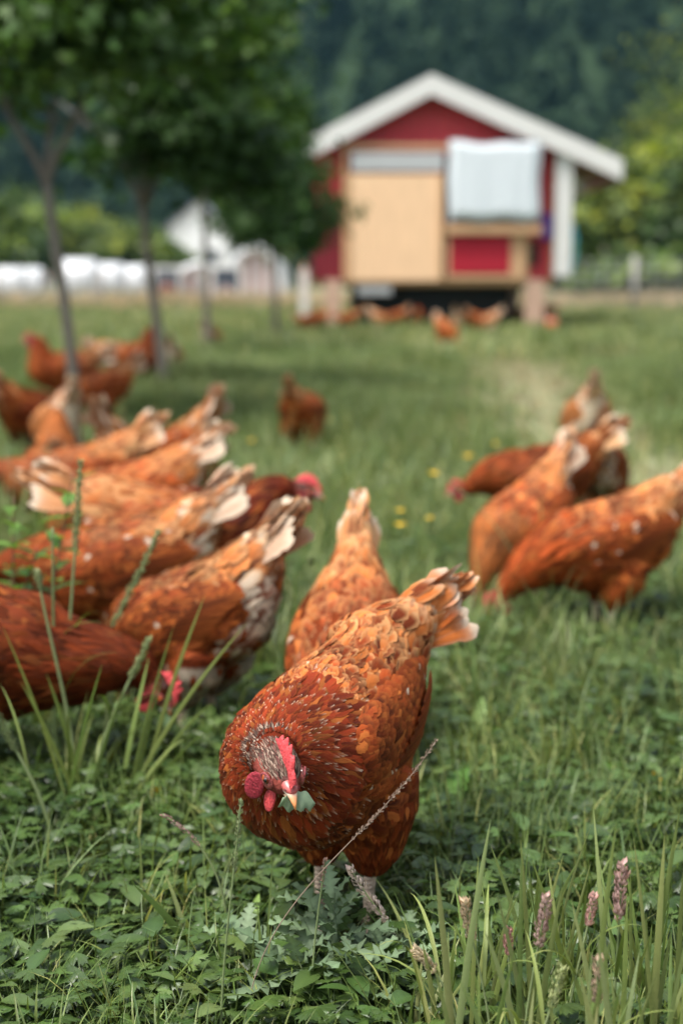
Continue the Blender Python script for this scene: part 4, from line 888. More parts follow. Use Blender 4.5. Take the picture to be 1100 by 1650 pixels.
# ------------------------------------------------------------------ far things on the left: bales, tunnels, houses
M_WRAP = mat_plain('bale_wrap', (.58, .59, .60), .3, .06, 6, .5, .3, .02); M_PLASTER = mat_plain('plaster', (.74, .75, .76), .8, .05, 2); M_SLATE = mat_plain('slate_roof', (.17, .17, .22), .6, .2, 3)
M_TERRA = mat_plain('terracotta', (.45, .13, .07), .7, .2, 3); M_PINK = mat_plain('pink_boards', (.55, .40, .37), .8, .12, 2); M_GLASS = mat_plain('window_dark', (.05, .06, .08), .2, .1, 3, .7)
def bale(px, Y, r, L, label):
    x = at_y(px, 450, Y)[0]; t = empty('wrapped_bale', (x, Y, 0)); G = Geo(); xs_ = np.array([-L / 2, -L / 2 + .08, L / 2 - .08, L / 2])
    G.tube(np.stack([xs_, 0 * xs_, 0 * xs_ + r * .97], -1), [r * .86, r, r, r * .86], 24); obj('film_wrap', G.mesh('film_wrap', [M_WRAP]), t)
    for s_ in (-.5, .5):
        G = Geo(); G.tube([[s_ * L * .5 - .02, 0, r * .97], [s_ * L * .5 + .02, 0, r * .97]], r * 1.012, 24, cap=False); obj('film_overlap', G.mesh('film_overlap', [M_WRAP]), t)
    tag(t, label, 'hay bale', 'white wrapped hay bales along the far edge')
bale(8, 44, .58, 1.3, 'white wrapped bale cut off by the left edge of the photo')
bale(40, 44.3, .58, 1.2, 'white wrapped bale second from the left edge')
bale(127, 43, .70, 1.15, 'left of the two big white bales behind the nearest tree trunk')
bale(168, 43.4, .64, 1.2, 'right of the two big white bales behind the nearest tree trunk')
bale(215, 46, .62, .9, 'small white bale left of the second tree trunk')
def house(name, px0, px1, Y, wall_top, apex, gable_x, wmat, rmat, label, depth=6, windows=2, cat='house'):
    x0, x1 = at_y(px0, 450, Y)[0], at_y(px1, 450, Y)[0]; zt = at_y(550, wall_top, Y)[2]; za = at_y(550, apex, Y)[2]; cx = (x0 + x1) / 2; t = empty(name, (cx, Y, 0)); w_ = (x1 - x0) / 2
    V = np.array([[-w_, 0, 0], [w_, 0, 0], [w_, 0, zt], [0, 0, za], [-w_, 0, zt], [-w_, depth, 0], [w_, depth, 0], [w_, depth, zt], [0, depth, za], [-w_, depth, zt]])
    G = Geo().add(V, [np.array([[0, 1, 2, 4], [6, 5, 9, 7], [1, 6, 7, 2], [5, 0, 4, 9]]), np.array([[4, 2, 3], [7, 9, 8]])]); obj('wall', G.mesh('wall', [wmat], False), t)
    for s_ in (-1, 1):
        ex = s_ * (w_ + .35); ez = zt - .35 * (za - zt) / w_ + .02
        V = np.array([[ex, -.3, ez], [0, -.3, za + .02], [0, depth + .3, za + .02], [ex, depth + .3, ez]]); V = np.vstack([V, V + [0, 0, .18]]); F = np.array([[0, 1, 2, 3], [4, 7, 6, 5], [0, 4, 5, 1], [3, 2, 6, 7], [0, 3, 7, 4], [1, 5, 6, 2]])
        obj('roof', mesh('roof', V, [F], mats=rmat, smooth=False), t)
    for i in range(windows):
        xx = lerp(-w_, w_, (i + .5) / windows); f = obj('window', Geo().box(xx - .45, xx + .45, -.06, -.003, zt * .42, zt * .42 + 1.1).mesh('window', [M_WHITE], False), t); obj('pane', Geo().box(xx - .35, xx + .35, -.075, -.062, zt * .42 + .1, zt * .42 + 1.0).mesh('pane', [M_GLASS], False), f)
    tag(t, label, cat)
house('white_house', 274, 368, 95, 366, 326, 300, M_PLASTER, M_SLATE, 'white house with slate gable roof seen under the tree crowns', 8, 2)
house('small_house', 2, 56, 105, 446, 426, 30, M_PINK, M_TERRA, 'small pink house with orange roof at the left edge of the photo', 5, 2)
house('small_house', 126, 170, 110, 446, 424, 30, M_PINK, M_TERRA, 'small pink house with orange roof behind the two big bales', 5, 1)
house('garden_shed', 258, 282, 47, 478, 464, 30, M_PINK, M_TERRA, 'tiny reddish shed left of the lower white greenhouse', 2, 1, 'shed')
house('garden_shed', 352, 378, 43, 482, 470, 30, M_TERRA, M_PINK, 'small orange shed between the two white greenhouses', 1.5, 1, 'shed')
house('small_house', 206, 270, 100, 456, 432, 30, M_PLASTER, M_TERRA, 'low pale house with orange roof between the first two trunks', 5, 2)
def tunnel(px0, px1, Y, top, label, shell, depth=9):
    x0, x1 = at_y(px0, 450, Y)[0], at_y(px1, 450, Y)[0]; zt = at_y(550, top, Y)[2]; w_ = (x1 - x0) / 2; t = empty('greenhouse_tunnel', ((x0 + x1) / 2, Y, 0)); a = np.linspace(0, PI, 17)
    ring = np.stack([w_ * np.cos(a), 0 * a, zt * np.sin(a) ** .8], -1); V = np.vstack([ring, ring + [0, depth, 0], ring * [.985, 1, .985], ring * [.985, 1, .985] + [0, depth, 0]]); i = np.arange(16); F = np.concatenate([np.stack([i, i + 1, i + 18, i + 17], -1), np.stack([i + 34, i + 51, i + 52, i + 35], -1)])
    obj('film_cover', mesh('film_cover', V, [F], mats=shell), t)
    Vf = np.vstack([ring + [0, .12, 0], [[0, .12, 0]]]); obj('end_wall', mesh('end_wall', Vf, [np.stack([i, i + 1, np.full(16, 17)], -1)], mats=M_PINK, smooth=False), t)
    for k in range(2): G = Geo(); G.tube(ring * (1.0 + .01) + [0, -.05 + k * .5, 0], .13 if k == 0 else .05, 8, cap=True); obj('hoop', G.mesh('hoop', [M_WRAP]), t)
    for xx in (-.55, -.18, .18, .55): obj('door_post', Geo().box(xx * w_ - .04, xx * w_ + .04, .03, .115, 0, zt * (1 - xx * xx) ** .5 * .93).mesh('door_post', [M_WRAP], False), t)
    tag(t, label, 'greenhouse', 'white film greenhouses at the edge of the meadow')
tunnel(366, 458, 46, 402, 'white hooped greenhouse just left of the hen house', M_WRAP)
tunnel(276, 372, 48, 428, 'lower white greenhouse behind the third tree trunk', M_WRAP)
p = at_y(490, 520, 24); t = empty('notice_board', (p[0], 24, 0)); obj('panel_board', Geo().box(-.07, .07, -.02, .02, 0, .90).mesh('panel_board', [M_WHITE], False), t); obj('panel_stake', Geo().box(-.02, .02, .0205, .06, -.02, 1.0).mesh('panel_stake', [M_WOOD], False), t); tag(t, 'narrow white board standing left of the hen house', 'board')

# ------------------------------------------------------------------ trees
young_tree(122, 702, 'nearest young tree with forked trunk at the left edge', [(-.20, .05, .36, .012), (.19, -.08, .34, .012), (.02, .2, .5, .012)],
           [(-.05, 0, 2.12, .72, .7, .62), (-.45, .1, 1.80, .42, .45, .30), (.25, 0, 1.78, .40, .4, .25), (.1, 0, 2.7, .6, .6, .4)], 8500, 31, -.085, .028, 1.14)
young_tree(262, 642, 'second young tree in the row with low dense dark crown', [(-.2, .1, .4, .012), (.25, 0, .45, .012), (.05, -.15, .5, .012)],
           [(.12, 0, 1.95, .52, .7, .55), (.42, 0, 1.50, .36, .5, .30), (-.12, 0, 1.50, .30, .4, .26), (.15, 0, 2.6, .58, .6, .4)], 7500, 32, -.09, .033, 1.14)
young_tree(337, 577, 'third young tree in the row with a thin straight trunk', [(-.2, .1, .5, .012), (.25, 0, .45, .012)],
           [(.05, 0, 2.05, .62, .7, .55), (.05, 0, 2.9, .6, .7, .5)], 6000, 33, -.04, .035, 1.45, .085)
young_tree(446, 548, 'fourth young tree whose crown touches the hen house roof', [(-.3, .1, .5, .015), (.3, 0, .5, .015)],
           [(-.14, 0, 2.05, .44, .8, .85), (.28, 0, 1.58, .50, .7, .52), (-.25, 0, 1.6, .5, .6, .45), (.22, 0, 2.68, .30, .35, .18)], 9500, 34, -.02, .04, 1.0, .09)
def big_tree(px, Y, top, rad, label, seed, n=3500, base=.25, leaf=.32, sh=1.0, group='trees at the far side of the meadow'):
    x = at_y(px, 450, Y)[0]; H = at_y(550, top, Y)[2]; t = empty('broadleaf_tree', (x, Y, 0)); G = Geo(); rng = np.random.default_rng(seed)
    limb(G, [[0, 0, -.02], [.05, 0, H * .25], [0, 0, H * .55], [.1, 0, H * .85]], .16, .05)
    for q in range(4): d = rng.normal(size=3) * rad * .45; d[2] = abs(d[2]) + H * .15; limb(G, [[0, 0, H * .3], d * .5 + [0, 0, H * .35], d + [0, 0, H * .4]], .07, .02, 6)
    obj('trunk', G.mesh('trunk', [M_BARK]), t)
    bl = [(0, 0, H * (.5 + base * .5), rad * .85, rad * .85, H * (.5 - base * .5) * .95)]
    for q in range(5): a = rng.uniform(0, 6.28); bl.append((rad * .6 * math.cos(a), rad * .6 * math.sin(a), H * rng.uniform(.3, .8), rad * .5, rad * .5, H * .2))
    crown('crown', t, bl, n, leaf, M_CROWN_FAR, seed, .35); tag(t, label, 'tree', group)
big_tree(-30, 78, 292, 3.4, 'leafy tree cut off by the left edge behind the bales', 41)
big_tree(52, 80, 315, 3.0, 'broad green tree behind the leftmost bales', 42)
big_tree(140, 79, 335, 2.6, 'bright green tree between the first two young trunks, left one', 43)
big_tree(205, 82, 362, 2.3, 'yellow green bush just left of the second young trunk', 44)
big_tree(268, 80, 385, 1.9, 'small yellow green bush in front of the white house', 45)
big_tree(385, 110, 300, 4.5, 'dark tree behind the white house', 46)
big_tree(470, 100, 290, 4.5, 'dark tree hidden between young crowns and hen house', 47)
big_tree(940, 52, 262, 2.6, 'dark green tree directly right of the hen house eaves', 51, 4500, .05)
big_tree(1000, 50, 290, 2.2, 'rounded green tree second from the hen house on the right', 52, 4000, .05)
big_tree(1062, 49, 205, 2.4, 'taller bright green tree near the right edge', 53, 4500, .05)
big_tree(1130, 47, 180, 2.2, 'pale green tree cut off by the right edge', 54, 4000, .05)
big_tree(1110, 66, 75, 3.0, 'tallest brownish tree at the upper right edge', 55, 4000, .2)
big_tree(870, 56, 360, 2.5, 'low dark bush behind the hen house post', 56, 3000, .05)
big_tree(1075, 43, 398, 1.2, 'low bright bush in front of the trees at the right edge', 57, 2200, .03)
big_tree(985, 44, 420, 1.1, 'low yellow green bush behind the wire fence', 58, 2200, .03)
# ------------------------------------------------------------------ placing the flock
FLOCK = 'brown hens spread over the meadow'
def place(px, py, yaw, pose, pal, label, lod=1, seed=0, size=1.0, source=None, z=0.0, **kw):
    b = at_z(px, py); HENS_AT.append((b[0], b[1]))
    if source is not None: t = copy_tree(source)
    else:
        d = dict(POSES[pose]) if isinstance(pose, str) else dict(pose); d.update(kw); h = Hen(**d); t = build_hen(h, pal, lod, seed, hero=(lod == 0))
    t.location = (b[0], b[1], z); t.rotation_euler = (0, 0, R(yaw)); t.scale = (size * .86,) * 3
    tag(t, label, 'hen', FLOCK); return t
P_HERO = scheme(back=RUST * 1.05, neck=DEEP * 1.05, necktip=ORANGE, necktipc=CREAM, breast=RUST * .42, belly=RUST * .9, fluff=ORANGE, tail=ORANGE * 1.15, tailtip=CREAM, spots=.015, mottle=.4, tc=.55, crown=np.array([.13, .075, .055]), crown2=np.array([.34, .25, .19]), wing=RUST * .9)  # breast tone mixes dark feathers with shade painted below the head
P_DARK = scheme(back=RUST * .5, wing=RUST * .42, breast=RUST * .55, belly=RUST * .7, light=ORANGE * .5, edge=ORANGE * .7, fluff=ORANGE * .6, neck=RUST * .6, necktip=RUST, spots=.0)
P_MID = scheme(spots=.01, fluff=CREAM, tail=CREAM, wing=RUST * .48, belly=PALE)
P_WHITE = scheme(back=RUST * .7, spots=.015, fluff=CREAM, belly=CREAM * .8, light=ORANGE, edge=PALE, tail=CREAM, wing=RUST * .42)
P_ORANGE = scheme(back=RUST * 1.4, light=ORANGE * 1.2, wing=RUST, neck=ORANGE, necktip=PALE, breast=ORANGE * .8, belly=ORANGE, fluff=CREAM, tail=CREAM, spots=.0)
P_RED = scheme(back=RUST * 1.1, light=ORANGE, neck=RUST * 1.2, necktip=PALE, necktipc=CREAM, spots=.015, tail=PALE, tc=.5)

hero_pose = dict(pitch=9, head=(.205, .046, .280), hyaw=51, hpitch=-26, ntan=(.9, .1, .2), nlen=.035, nend=.3, ruff=1.12, tail=9, tyaw=13, legx=-.028, fat=.81, crouch=-.014, hscale=1.10, lw=.034)
hero = place(537, 1516, -117, hero_pose, P_HERO, 'nearest hen, facing the camera in focus with a torn leaf in its beak', 0, 1, 1.047)
HERO = hero
# behind and around it
place(565, 1262, -94, 'deep', P_RED, 'hen right behind the nearest one, tail straight up and head hidden', 1, 2, .95, tail=28)
place(318, 1195, 150, 'deep', P_WHITE, 'hen with pale fluffy belly and ragged cream tail, head down behind the dark hen', 1, 3, .95, tail=28)
place(-45, 1278, -6, 'peck', P_DARK, 'dark hen cut off by the left edge, pecking with its red comb to the right', 1, 4, 1.05, head=(.285, 0, .170), tail=5)
place(192, 1095, 184, 'level', scheme(back=RUST * .8, spots=.015, fluff=CREAM, belly=PALE, wing=RUST * .48, tail=CREAM), 'long dark red hen walking left with a white fleck on its wing', 1, 5, 1.0, head=(.25, 0, .225), tail=32)
place(305, 1065, 4, 'walk', scheme(neck=DEEP * .6, necktip=RUST, necktipc=RUST, back=RUST * 1.2, fluff=CREAM), 'hen with raised dark brown neck and red comb looking to the right', 1, 6, 1.12, head=(.215, 0, .32), pitch=4)
# left middle group
place(215, 945, 175, 'peck', P_ORANGE, 'light orange hen with big white tail behind the long dark red hen', 1, 7)
place(120, 905, 195, 'level', P_RED, 'reddish hen half hidden behind the leafy weed on the left', 1, 8)
place(95, 865, 100, 'up', P_ORANGE, 'orange hen standing upright behind the leafy weed', 1, 9, .95)
place(300, 840, 128, 'deep', scheme(back=RUST * .95, fluff=PALE, tail=CREAM), 'hen with steep white tipped tail, head down to the left', 1, 10, 1.0, tail=28)
place(215, 850, 66, 'deep', scheme(back=RUST * .9, fluff=CREAM, belly=PALE, tail=CREAM), 'hen seen from behind with a white ball of tail fluff', 1, 11, .95, tail=28)
# right group
place(968, 1030, 190, 'peck', scheme(back=RUST, wing=RUST * .55, neck=RUST * 1.5, necktip=ORANGE, breast=RUST, light=ORANGE, fluff=ORANGE, belly=ORANGE * .9, tail=CREAM, spots=.02), 'largest hen on the right, pecking left with red comb and white tail', 1, 12, .96, tail=22, head=(.25, 0, .10))
place(840, 985, 228, 'deep', scheme(back=RUST * 1.3, light=ORANGE * 1.1, wing=RUST * .9, neck=ORANGE * .8, necktip=PALE, breast=ORANGE * .7, fluff=CREAM, tail=CREAM, spots=0), 'pale orange hen head down behind the largest hen on the right', 1, 13, .93, tail=26)
place(865, 885, 180, 'level', P_DARK | dict(neck=RUST * 1.1, necktip=ORANGE), 'dark brown hen lowering its head to the left beyond the right group', 1, 14, .95, head=(.25, 0, .19))
place(962, 865, 80, 'deep', P_MID, 'hen seen from behind with cream fluff above the largest right hen', 1, 15, .9)

# farther hens: three built, the others copies
far_a = place(942, 765, 88, 'deep', scheme(back=ORANGE * 1.1, belly=CREAM * 1.2, fluff=CREAM * 1.2, tail=CREAM * 1.1, breast=CREAM, light=PALE, edge=CREAM, wing=ORANGE * .8), 'lone hen on the worn path showing its white fluffy rear', 2, 21, 1.0, tail=20)
far_b = place(488, 742, 75, 'level', scheme(back=RUST * .8, belly=ORANGE, fluff=ORANGE, tail=PALE), 'lone hen in the middle of the meadow walking away', 2, 22, .95, tail=28)
far_c = place(100, 668, 205, 'up', scheme(back=RUST * 1.15, neck=RUST * 1.3, breast=RUST * 1.3, wing=RUST, tail=CREAM, fluff=ORANGE), 'upright hen with stretched neck left of the nearest tree trunk', 2, 23, 1.15)
far_d = place(165, 690, 190, 'peck', scheme(tail=CREAM, back=RUST * 1.2, fluff=ORANGE, neck=ORANGE), 'pecking hen with white tail directly right of the nearest tree trunk', 2, 24, .95)
far_e = place(60, 760, 60, 'level', P_DARK, 'dark brown hen with drooping tail by the left edge', 2, 25, 1.05)
place(95, 770, 120, None, None, 'hen with cream rear fluff in front of the dark brown one', source=far_a, size=.95)
far_f = place(215, 640, 5, 'up', scheme(tail=CREAM, neck=RUST, back=RUST * .9), 'hen with white tail and raised head left of the second tree trunk', 2, 26, 1.15, head=(.15, 0, .40))
place(277, 625, 95, None, None, 'pale hen seen from behind just right of the second tree trunk', source=far_a, size=.95)
place(343, 575, 60, None, None, 'small pale hen beside the third tree trunk', source=far_a, size=.9)
place(718, 562, -60, None, None, 'bright orange hen in front of the wheels of the hen house', source=far_d, size=1.0)
for (px, py, yaw, src, lab) in ((497, 541, 20, far_c, 'orange hen left of the left leg of the hen house'), (512, 537, 200, far_d, 'second hen squeezed behind the left leg of the hen house'), (560, 535, 170, far_b, 'dark hen between the left leg and the left wheel'),
    (612, 535, 10, far_a, 'pale hen in front of the left wheel of the hen house'), (638, 532, 190, far_d, 'orange hen pecking right of the left wheel'), (672, 534, 80, far_c, 'reddish hen standing under the plywood door edge'),
    (694, 523, 95, far_b, 'hen standing upright in the dark under the hen house'), (737, 540, 70, far_a, 'pale hen right behind the bright orange one'), (742, 521, 100, far_f, 'hen deep in shade under the lower red door'),
    (786, 540, 175, far_a, 'cream hen in front of the right wheel of the hen house'), (768, 537, 30, far_d, 'orange hen left of the cream one by the right wheel'), (828, 528, 160, far_e, 'dark hen between the right wheel and the right leg'), (882, 520, 190, far_c, 'small orange hen right of the right leg of the hen house')):
    place(px, py, yaw, None, None, lab, source=src, size=.95)

M_TORN = mat_leaf('torn_leaf', (.28, .37, .23), (.34, .43, .28), trans=.3, rough=.65, patch=60)
# the torn leaf in the hero's beak
bpy.context.view_layer.update()
def hero_pt(v): return np.array(hero.matrix_world @ Vector(v))
hh = Hen(**hero_pose); tipl = hh.hc + hh.hf * .040 - hh.hu * .0075
LF = Geo(); n = 17; u = np.linspace(-1, 1, n)
front = np.stack([.009 * np.cos(u * 1.35) ** .5 - .003 + .002 * np.sin(u * 11), (u + .3) * .018, -.004 * np.abs(u) + .002 * np.sin(u * 5)], -1); back = np.stack([-.012 * np.cos(u * 1.3) + .002 * np.sin(u * 7 + 1), (u + .3) * .017 + .001, .003 - .004 * u], -1); mid = (front + back) / 2 + [0, 0, .0015]
Vl = np.stack([front, mid, back], 1).reshape(-1, 3); Vl = np.vstack([Vl, Vl - [0, 0, .0006]]); i = np.arange(n - 1)[:, None] * 3; k = np.array([0, 1])[None]
F1 = np.stack([i + k, i + k + 1, i + k + 4, i + k + 3], -1).reshape(-1, 4); rim = np.concatenate([np.arange(0, 3 * n, 3), [3 * n - 2], np.arange(3 * n - 1, 0, -3), [1]]); rn = np.roll(rim, -1)
LF.add(Vl, [F1, F1[:, ::-1] + 3 * n, np.stack([rim, rn, rn + 3 * n, rim + 3 * n], -1)], (1, 1, 1))
lo = obj('torn_leaf', LF.mesh('torn_leaf', [M_TORN])); tag(lo, 'torn pale green leaf held in the beak of the nearest hen', 'leaf')
wp_ = hero_pt(tipl); lo.location = wp_; lo.rotation_euler = (R(-16), R(50), R(-80))

# ------------------------------------------------------------------ plants one can tell apart
M_SEED = mat_leaf('seed_head', (.46, .36, .31), (.60, .47, .42), trans=.2, rough=.7); M_SEEDG = mat_leaf('green_seed_head', (.22, .27, .13), (.34, .37, .20), trans=.2)
M_DRY = mat_leaf('dry_stem', (.24, .17, .13), (.36, .27, .20), trans=.1); M_THISTLE = mat_leaf('thistle_leaf', (.065, .11, .055), (.14, .195, .105), trans=.12, rough=.6)
M_YELLOW = mat_plain('petal_yellow', (.80, .52, .02), .4, .1, 50); M_REDSTEM = mat_plain('red_stem', (.16, .075, .045), .6, .3, 20); M_DOCK = mat_leaf('dock_leaf', (.055, .13, .02), (.12, .22, .04), trans=.35)
def curve_pts(b, t, sag=.0, side=0.0, n=12):
    """from b to t, bulging by sag away from the straight line, upwards at the base"""
    b = np.asarray(b, float); t = np.asarray(t, float); L = np.linalg.norm(t - b); return bez(b, b + [side * L, 0, L * (.4 + sag)], t + (b - t) * .35 + np.array([side * L * .5, 0, L * sag]), t, n)
def seed_head(G, P, rad, rng, col, dens=130):
    """spikelets packed along the last stretch of a stalk"""
    T, S, U = frames(P); m = len(P)
    for k in range(dens):
        q = rng.random(); x = q * (m - 1); i = min(int(x), m - 2); f = x - i; c = P[i] * (1 - f) + P[i + 1] * f; a = rng.uniform(0, 6.28)
        o_ = math.cos(a) * S[i] + math.sin(a) * U[i]; r = rad * (math.sin(PI * min(1, q * .9 + .08)) ** .6); L = rad * rng.uniform(1.0, 1.8)
        d = T[i] * .85 + o_ * .5; d /= np.linalg.norm(d); s = np.cross(d, o_); s /= np.linalg.norm(s) + 1e-9; p = c + o_ * r * rng.uniform(.15, .55); w_ = L * .24
        V = [p, p + d * L * .5 + s * w_ + o_ * w_ * .5, p + d * L, p + d * L * .5 - s * w_ + o_ * w_ * .5, p + d * L * .5 + o_ * w_ * 1.3]
        G.add(V, np.array([[0, 1, 4], [1, 2, 4], [2, 3, 4], [3, 0, 4]]), np.asarray(col) * rng.uniform(.65, 1.25))
def stalk(bpx, bpy_, tpx, tpy, label, head=.05, hr=.004, mat=None, Y=None, col=(1, 1, 1), sag=.05, side=0., r=.0013, seed=0, leaf=True, dY=0.0, hcol=(1, 1, 1), group='grass stalks with seed heads in front'):
    rng = np.random.default_rng(seed + 900); b = at_z(bpx, bpy_) if Y is None else np.array([at_y(bpx, bpy_, Y)[0], Y, 0.]); tp = at_y(tpx, tpy, b[1] + dY)
    t = empty('grass_stalk', tuple(b)); P = curve_pts([0, 0, -.004], tp - b, sag, side, 30); L = np.linalg.norm(np.diff(P, axis=0), axis=1).sum()
    k = max(2, int(30 * min(.9, head / L))) if head else 0
    G = Geo(); G.tube(P, np.linspace(r, r * .6, 30), 6, np.asarray(col)); obj('stem', G.mesh('stem', [M_STALK if mat is not M_DRY else M_DRY]), t)
    if head: G = Geo(); seed_head(G, P[-k - 1:], hr, rng, hcol, int(60 + 900 * head)); obj('seed_head', G.mesh('seed_head', [mat or M_SEED]), t)
    if leaf:
        for q in range(2):
            i = rng.integers(5, 18); G = Geo(); blade(G, P[i], rng.uniform(.06, .12), .0045, rng.uniform(0, 6.28), rng.uniform(.3, .7), rng.uniform(.5, 1.6), np.array([1.6, 1.4, 1.3]), 8); obj('leaf', G.mesh('leaf', [M_BLADE]), t)
    tag(t, label, 'grass stalk', group); return t
stalk(395, 1600, 703, 1192, 'long dry stalk leaning across the nearest hen, brown seed head to the right', .13, .0022, M_DRY, Y=1.20, dY=-.04, sag=.0, r=.0006, seed=1, leaf=False, hcol=(.8, .75, .75))
stalk(365, 1470, 262, 1312, 'purple brown seed head arching left in front of the cover', .075, .0024, M_SEED, Y=1.36, sag=.22, side=.05, seed=2, leaf=False, hcol=(.95, .75, .82))
stalk(352, 1490, 388, 1290, 'slim green spike beside the breast of the nearest hen', .075, .0026, M_SEEDG, Y=1.15, sag=.02, seed=3, leaf=False)
stalk(500, 1450, 524, 1385, 'short brown nodding head between hen and thistle', .03, .002, M_SEED, sag=.1, seed=4, leaf=False, hcol=(.8, .6, .55), Y=1.22)
stalk(672, 1545, 566, 1402, 'fat pinkish seed head leaning left over the feet of the hen', .055, .0050, M_SEED, sag=-.08, side=.12, seed=5, Y=1.27)
stalk(795, 1680, 748, 1452, 'upright pale seed head left in the lower right grasses', .045, .0048, M_SEED, Y=1.12, seed=6, hcol=(1.2, 1.15, .9))
stalk(745, 1690, 668, 1532, 'cream seed head drooping left near the thistle', .045, .0048, M_SEED, Y=1.14, sag=.22, seed=7, hcol=(1.25, 1.25, .95))
stalk(838, 1690, 880, 1445, 'greyish pink seed head tilted right in the middle of the grasses', .055, .0048, M_SEED, Y=1.10, seed=8, hcol=(.85, .72, .72))
stalk(905, 1690, 956, 1445, 'small vivid pink seed head tilted right', .034, .0040, M_SEED, Y=1.12, seed=9, hcol=(1.1, .82, .84))
stalk(985, 1690, 1002, 1395, 'tallest upright pink seed head on the right', .055, .0056, M_SEED, Y=1.12, seed=10, hcol=(1.05, .85, .88))
stalk(965, 1690, 962, 1548, 'grey brown seed head low between the right blades', .045, .0048, M_SEED, Y=1.05, seed=11, hcol=(.8, .75, .6))
stalk(850, 1700, 905, 1560, 'green unripe seed head low in the middle', .04, .0045, M_SEEDG, Y=1.06, seed=12, hcol=(1.2, 1.2, 1))
stalk(822, 1700, 818, 1495, 'thin pink tip behind the greyish pink head', .03, .0036, M_SEED, Y=1.14, seed=13, hcol=(1.2, .8, .85))
# left tall stalks before the hens
G_L = 'tall grass stalks in front of the left hens'
for i, (a, b_, c, d, hd, sg, lab) in enumerate(((108, 1290, 130, 742, .13, .02, 'tallest straight stalk with a golden spike before the left hens'), (118, 1260, 255, 855, .16, .03, 'grey green stalk slanting right over the long dark hen'),
    (92, 1300, 85, 850, .0, .02, 'broad pale blade rising beside the golden spike'), (128, 1310, 60, 920, .03, .0, 'thin dark green stalk leaning left before the dark hen'), (160, 1300, 180, 1120, .06, .08, 'short green spike bending right in the left clump'),
    (90, 1400, -10, 1140, .07, .05, 'stalk arching out past the left edge'), (150, 1330, 240, 1030, .07, .08, 'thin stalk before the comb of the pecking dark hen'), (482, 1095, 372, 888, .10, .04, 'curved green stalk arching left in front of the pale bellied hen'),
    (484, 1100, 500, 900, .02, .02, 'slender stalk standing between the two middle hens'))):
    stalk(a, b_, c, d, lab, hd, .0048, M_SEEDG, seed=30 + i, sag=sg, r=.0026, hcol=(1, 1, .9), group=G_L)
stalk(860, 1030, 690, 742, 'pale bent stalk with thin head above the right hens', .16, .003, M_SEEDG, seed=45, sag=.12, side=-.02, hcol=(.9, .85, .8), leaf=False, group=G_L)
def clump(bpx, bpy_, blades, label, Y=None, w_=.006, group='clumps of long grass blades', col=(1.5, 1.35, 1.3)):
    """blades: (tip px, tip py, droop)"""
    b = at_z(bpx, bpy_) if Y is None else np.array([at_y(bpx, bpy_, Y)[0], Y, 0.]); t = empty('grass_clump', tuple(b)); rng = np.random.default_rng(int(bpx * 7 + bpy_))
    for (tx, ty, droop) in blades:
        off = np.array([rng.uniform(-.02, .02), rng.uniform(-.02, .02), 0]); tp = at_y(tx, ty, b[1] + off[1] + rng.uniform(-.04, .04)) - b; P = bez(off - [0, 0, .004], off + (tp - off) * .3 + [0, 0, np.linalg.norm(tp) * .15], off + (tp - off) * .75 + [0, 0, np.linalg.norm(tp) * (.05 + droop)], tp, 14)
        T, S, U = frames(P); s = np.array([math.cos(rng.uniform(-.6, .6)), math.sin(rng.uniform(-.6, .6)), 0]); t_ = np.linspace(0, 1, 14); ww = w_ * rng.uniform(.7, 1.25) / 2 * np.minimum(1, .5 + t_ * 2) * (1 - t_ ** 3) + 1e-4
        N_ = np.cross(T, s); V = np.stack([P - s * ww[:, None] + N_ * ww[:, None] * .3, P, P + s * ww[:, None] + N_ * ww[:, None] * .3], 1).reshape(-1, 3); i = np.arange(13)[:, None] * 3; k = np.array([0, 1])[None]
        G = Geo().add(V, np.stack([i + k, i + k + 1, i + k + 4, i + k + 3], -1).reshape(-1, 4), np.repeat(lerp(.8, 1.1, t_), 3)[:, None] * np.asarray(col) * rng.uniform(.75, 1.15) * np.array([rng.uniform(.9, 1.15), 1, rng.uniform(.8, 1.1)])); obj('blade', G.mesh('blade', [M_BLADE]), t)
    tag(t, label, 'grass', group)
clump(120, 1290, [(35, 1100, .0), (75, 1085, .02), (200, 1110, .0), (165, 1070, .0), (110, 1140, .0), (5, 1010, .0), (150, 1150, .05)], 'leafy grass clump in front of the pecking dark hen', w_=.0055, Y=1.70)
clump(205, 1255, [(330, 960, .0), (398, 1003, .0), (280, 1010, .0), (350, 1130, .08), (262, 1090, .0), (240, 1060, 0), (355, 1170, .1), (300, 1190, .1)], 'fan of long blades leaning right below the pale bellied hen', w_=.006, Y=1.72, col=(2.1, 1.9, 2.0))
clump(482, 1110, [(445, 1020, .0), (470, 990, .0), (520, 985, .0), (475, 905, .0)], 'grass tuft between the middle hens', w_=.006)
clump(868, 1010, [(895, 860, .0), (935, 930, .02), (820, 900, .0), (870, 800, .0), (990, 900, .0), (800, 960, .05)], 'grass clump before the largest right hen', w_=.006, col=(1.5, 1.4, 1.4))
clump(960, 1010, [(1000, 880, .0), (1020, 850, .0), (930, 800, .0), (975, 940, .03)], 'thin grass blades before the wing of the largest right hen', w_=.005)
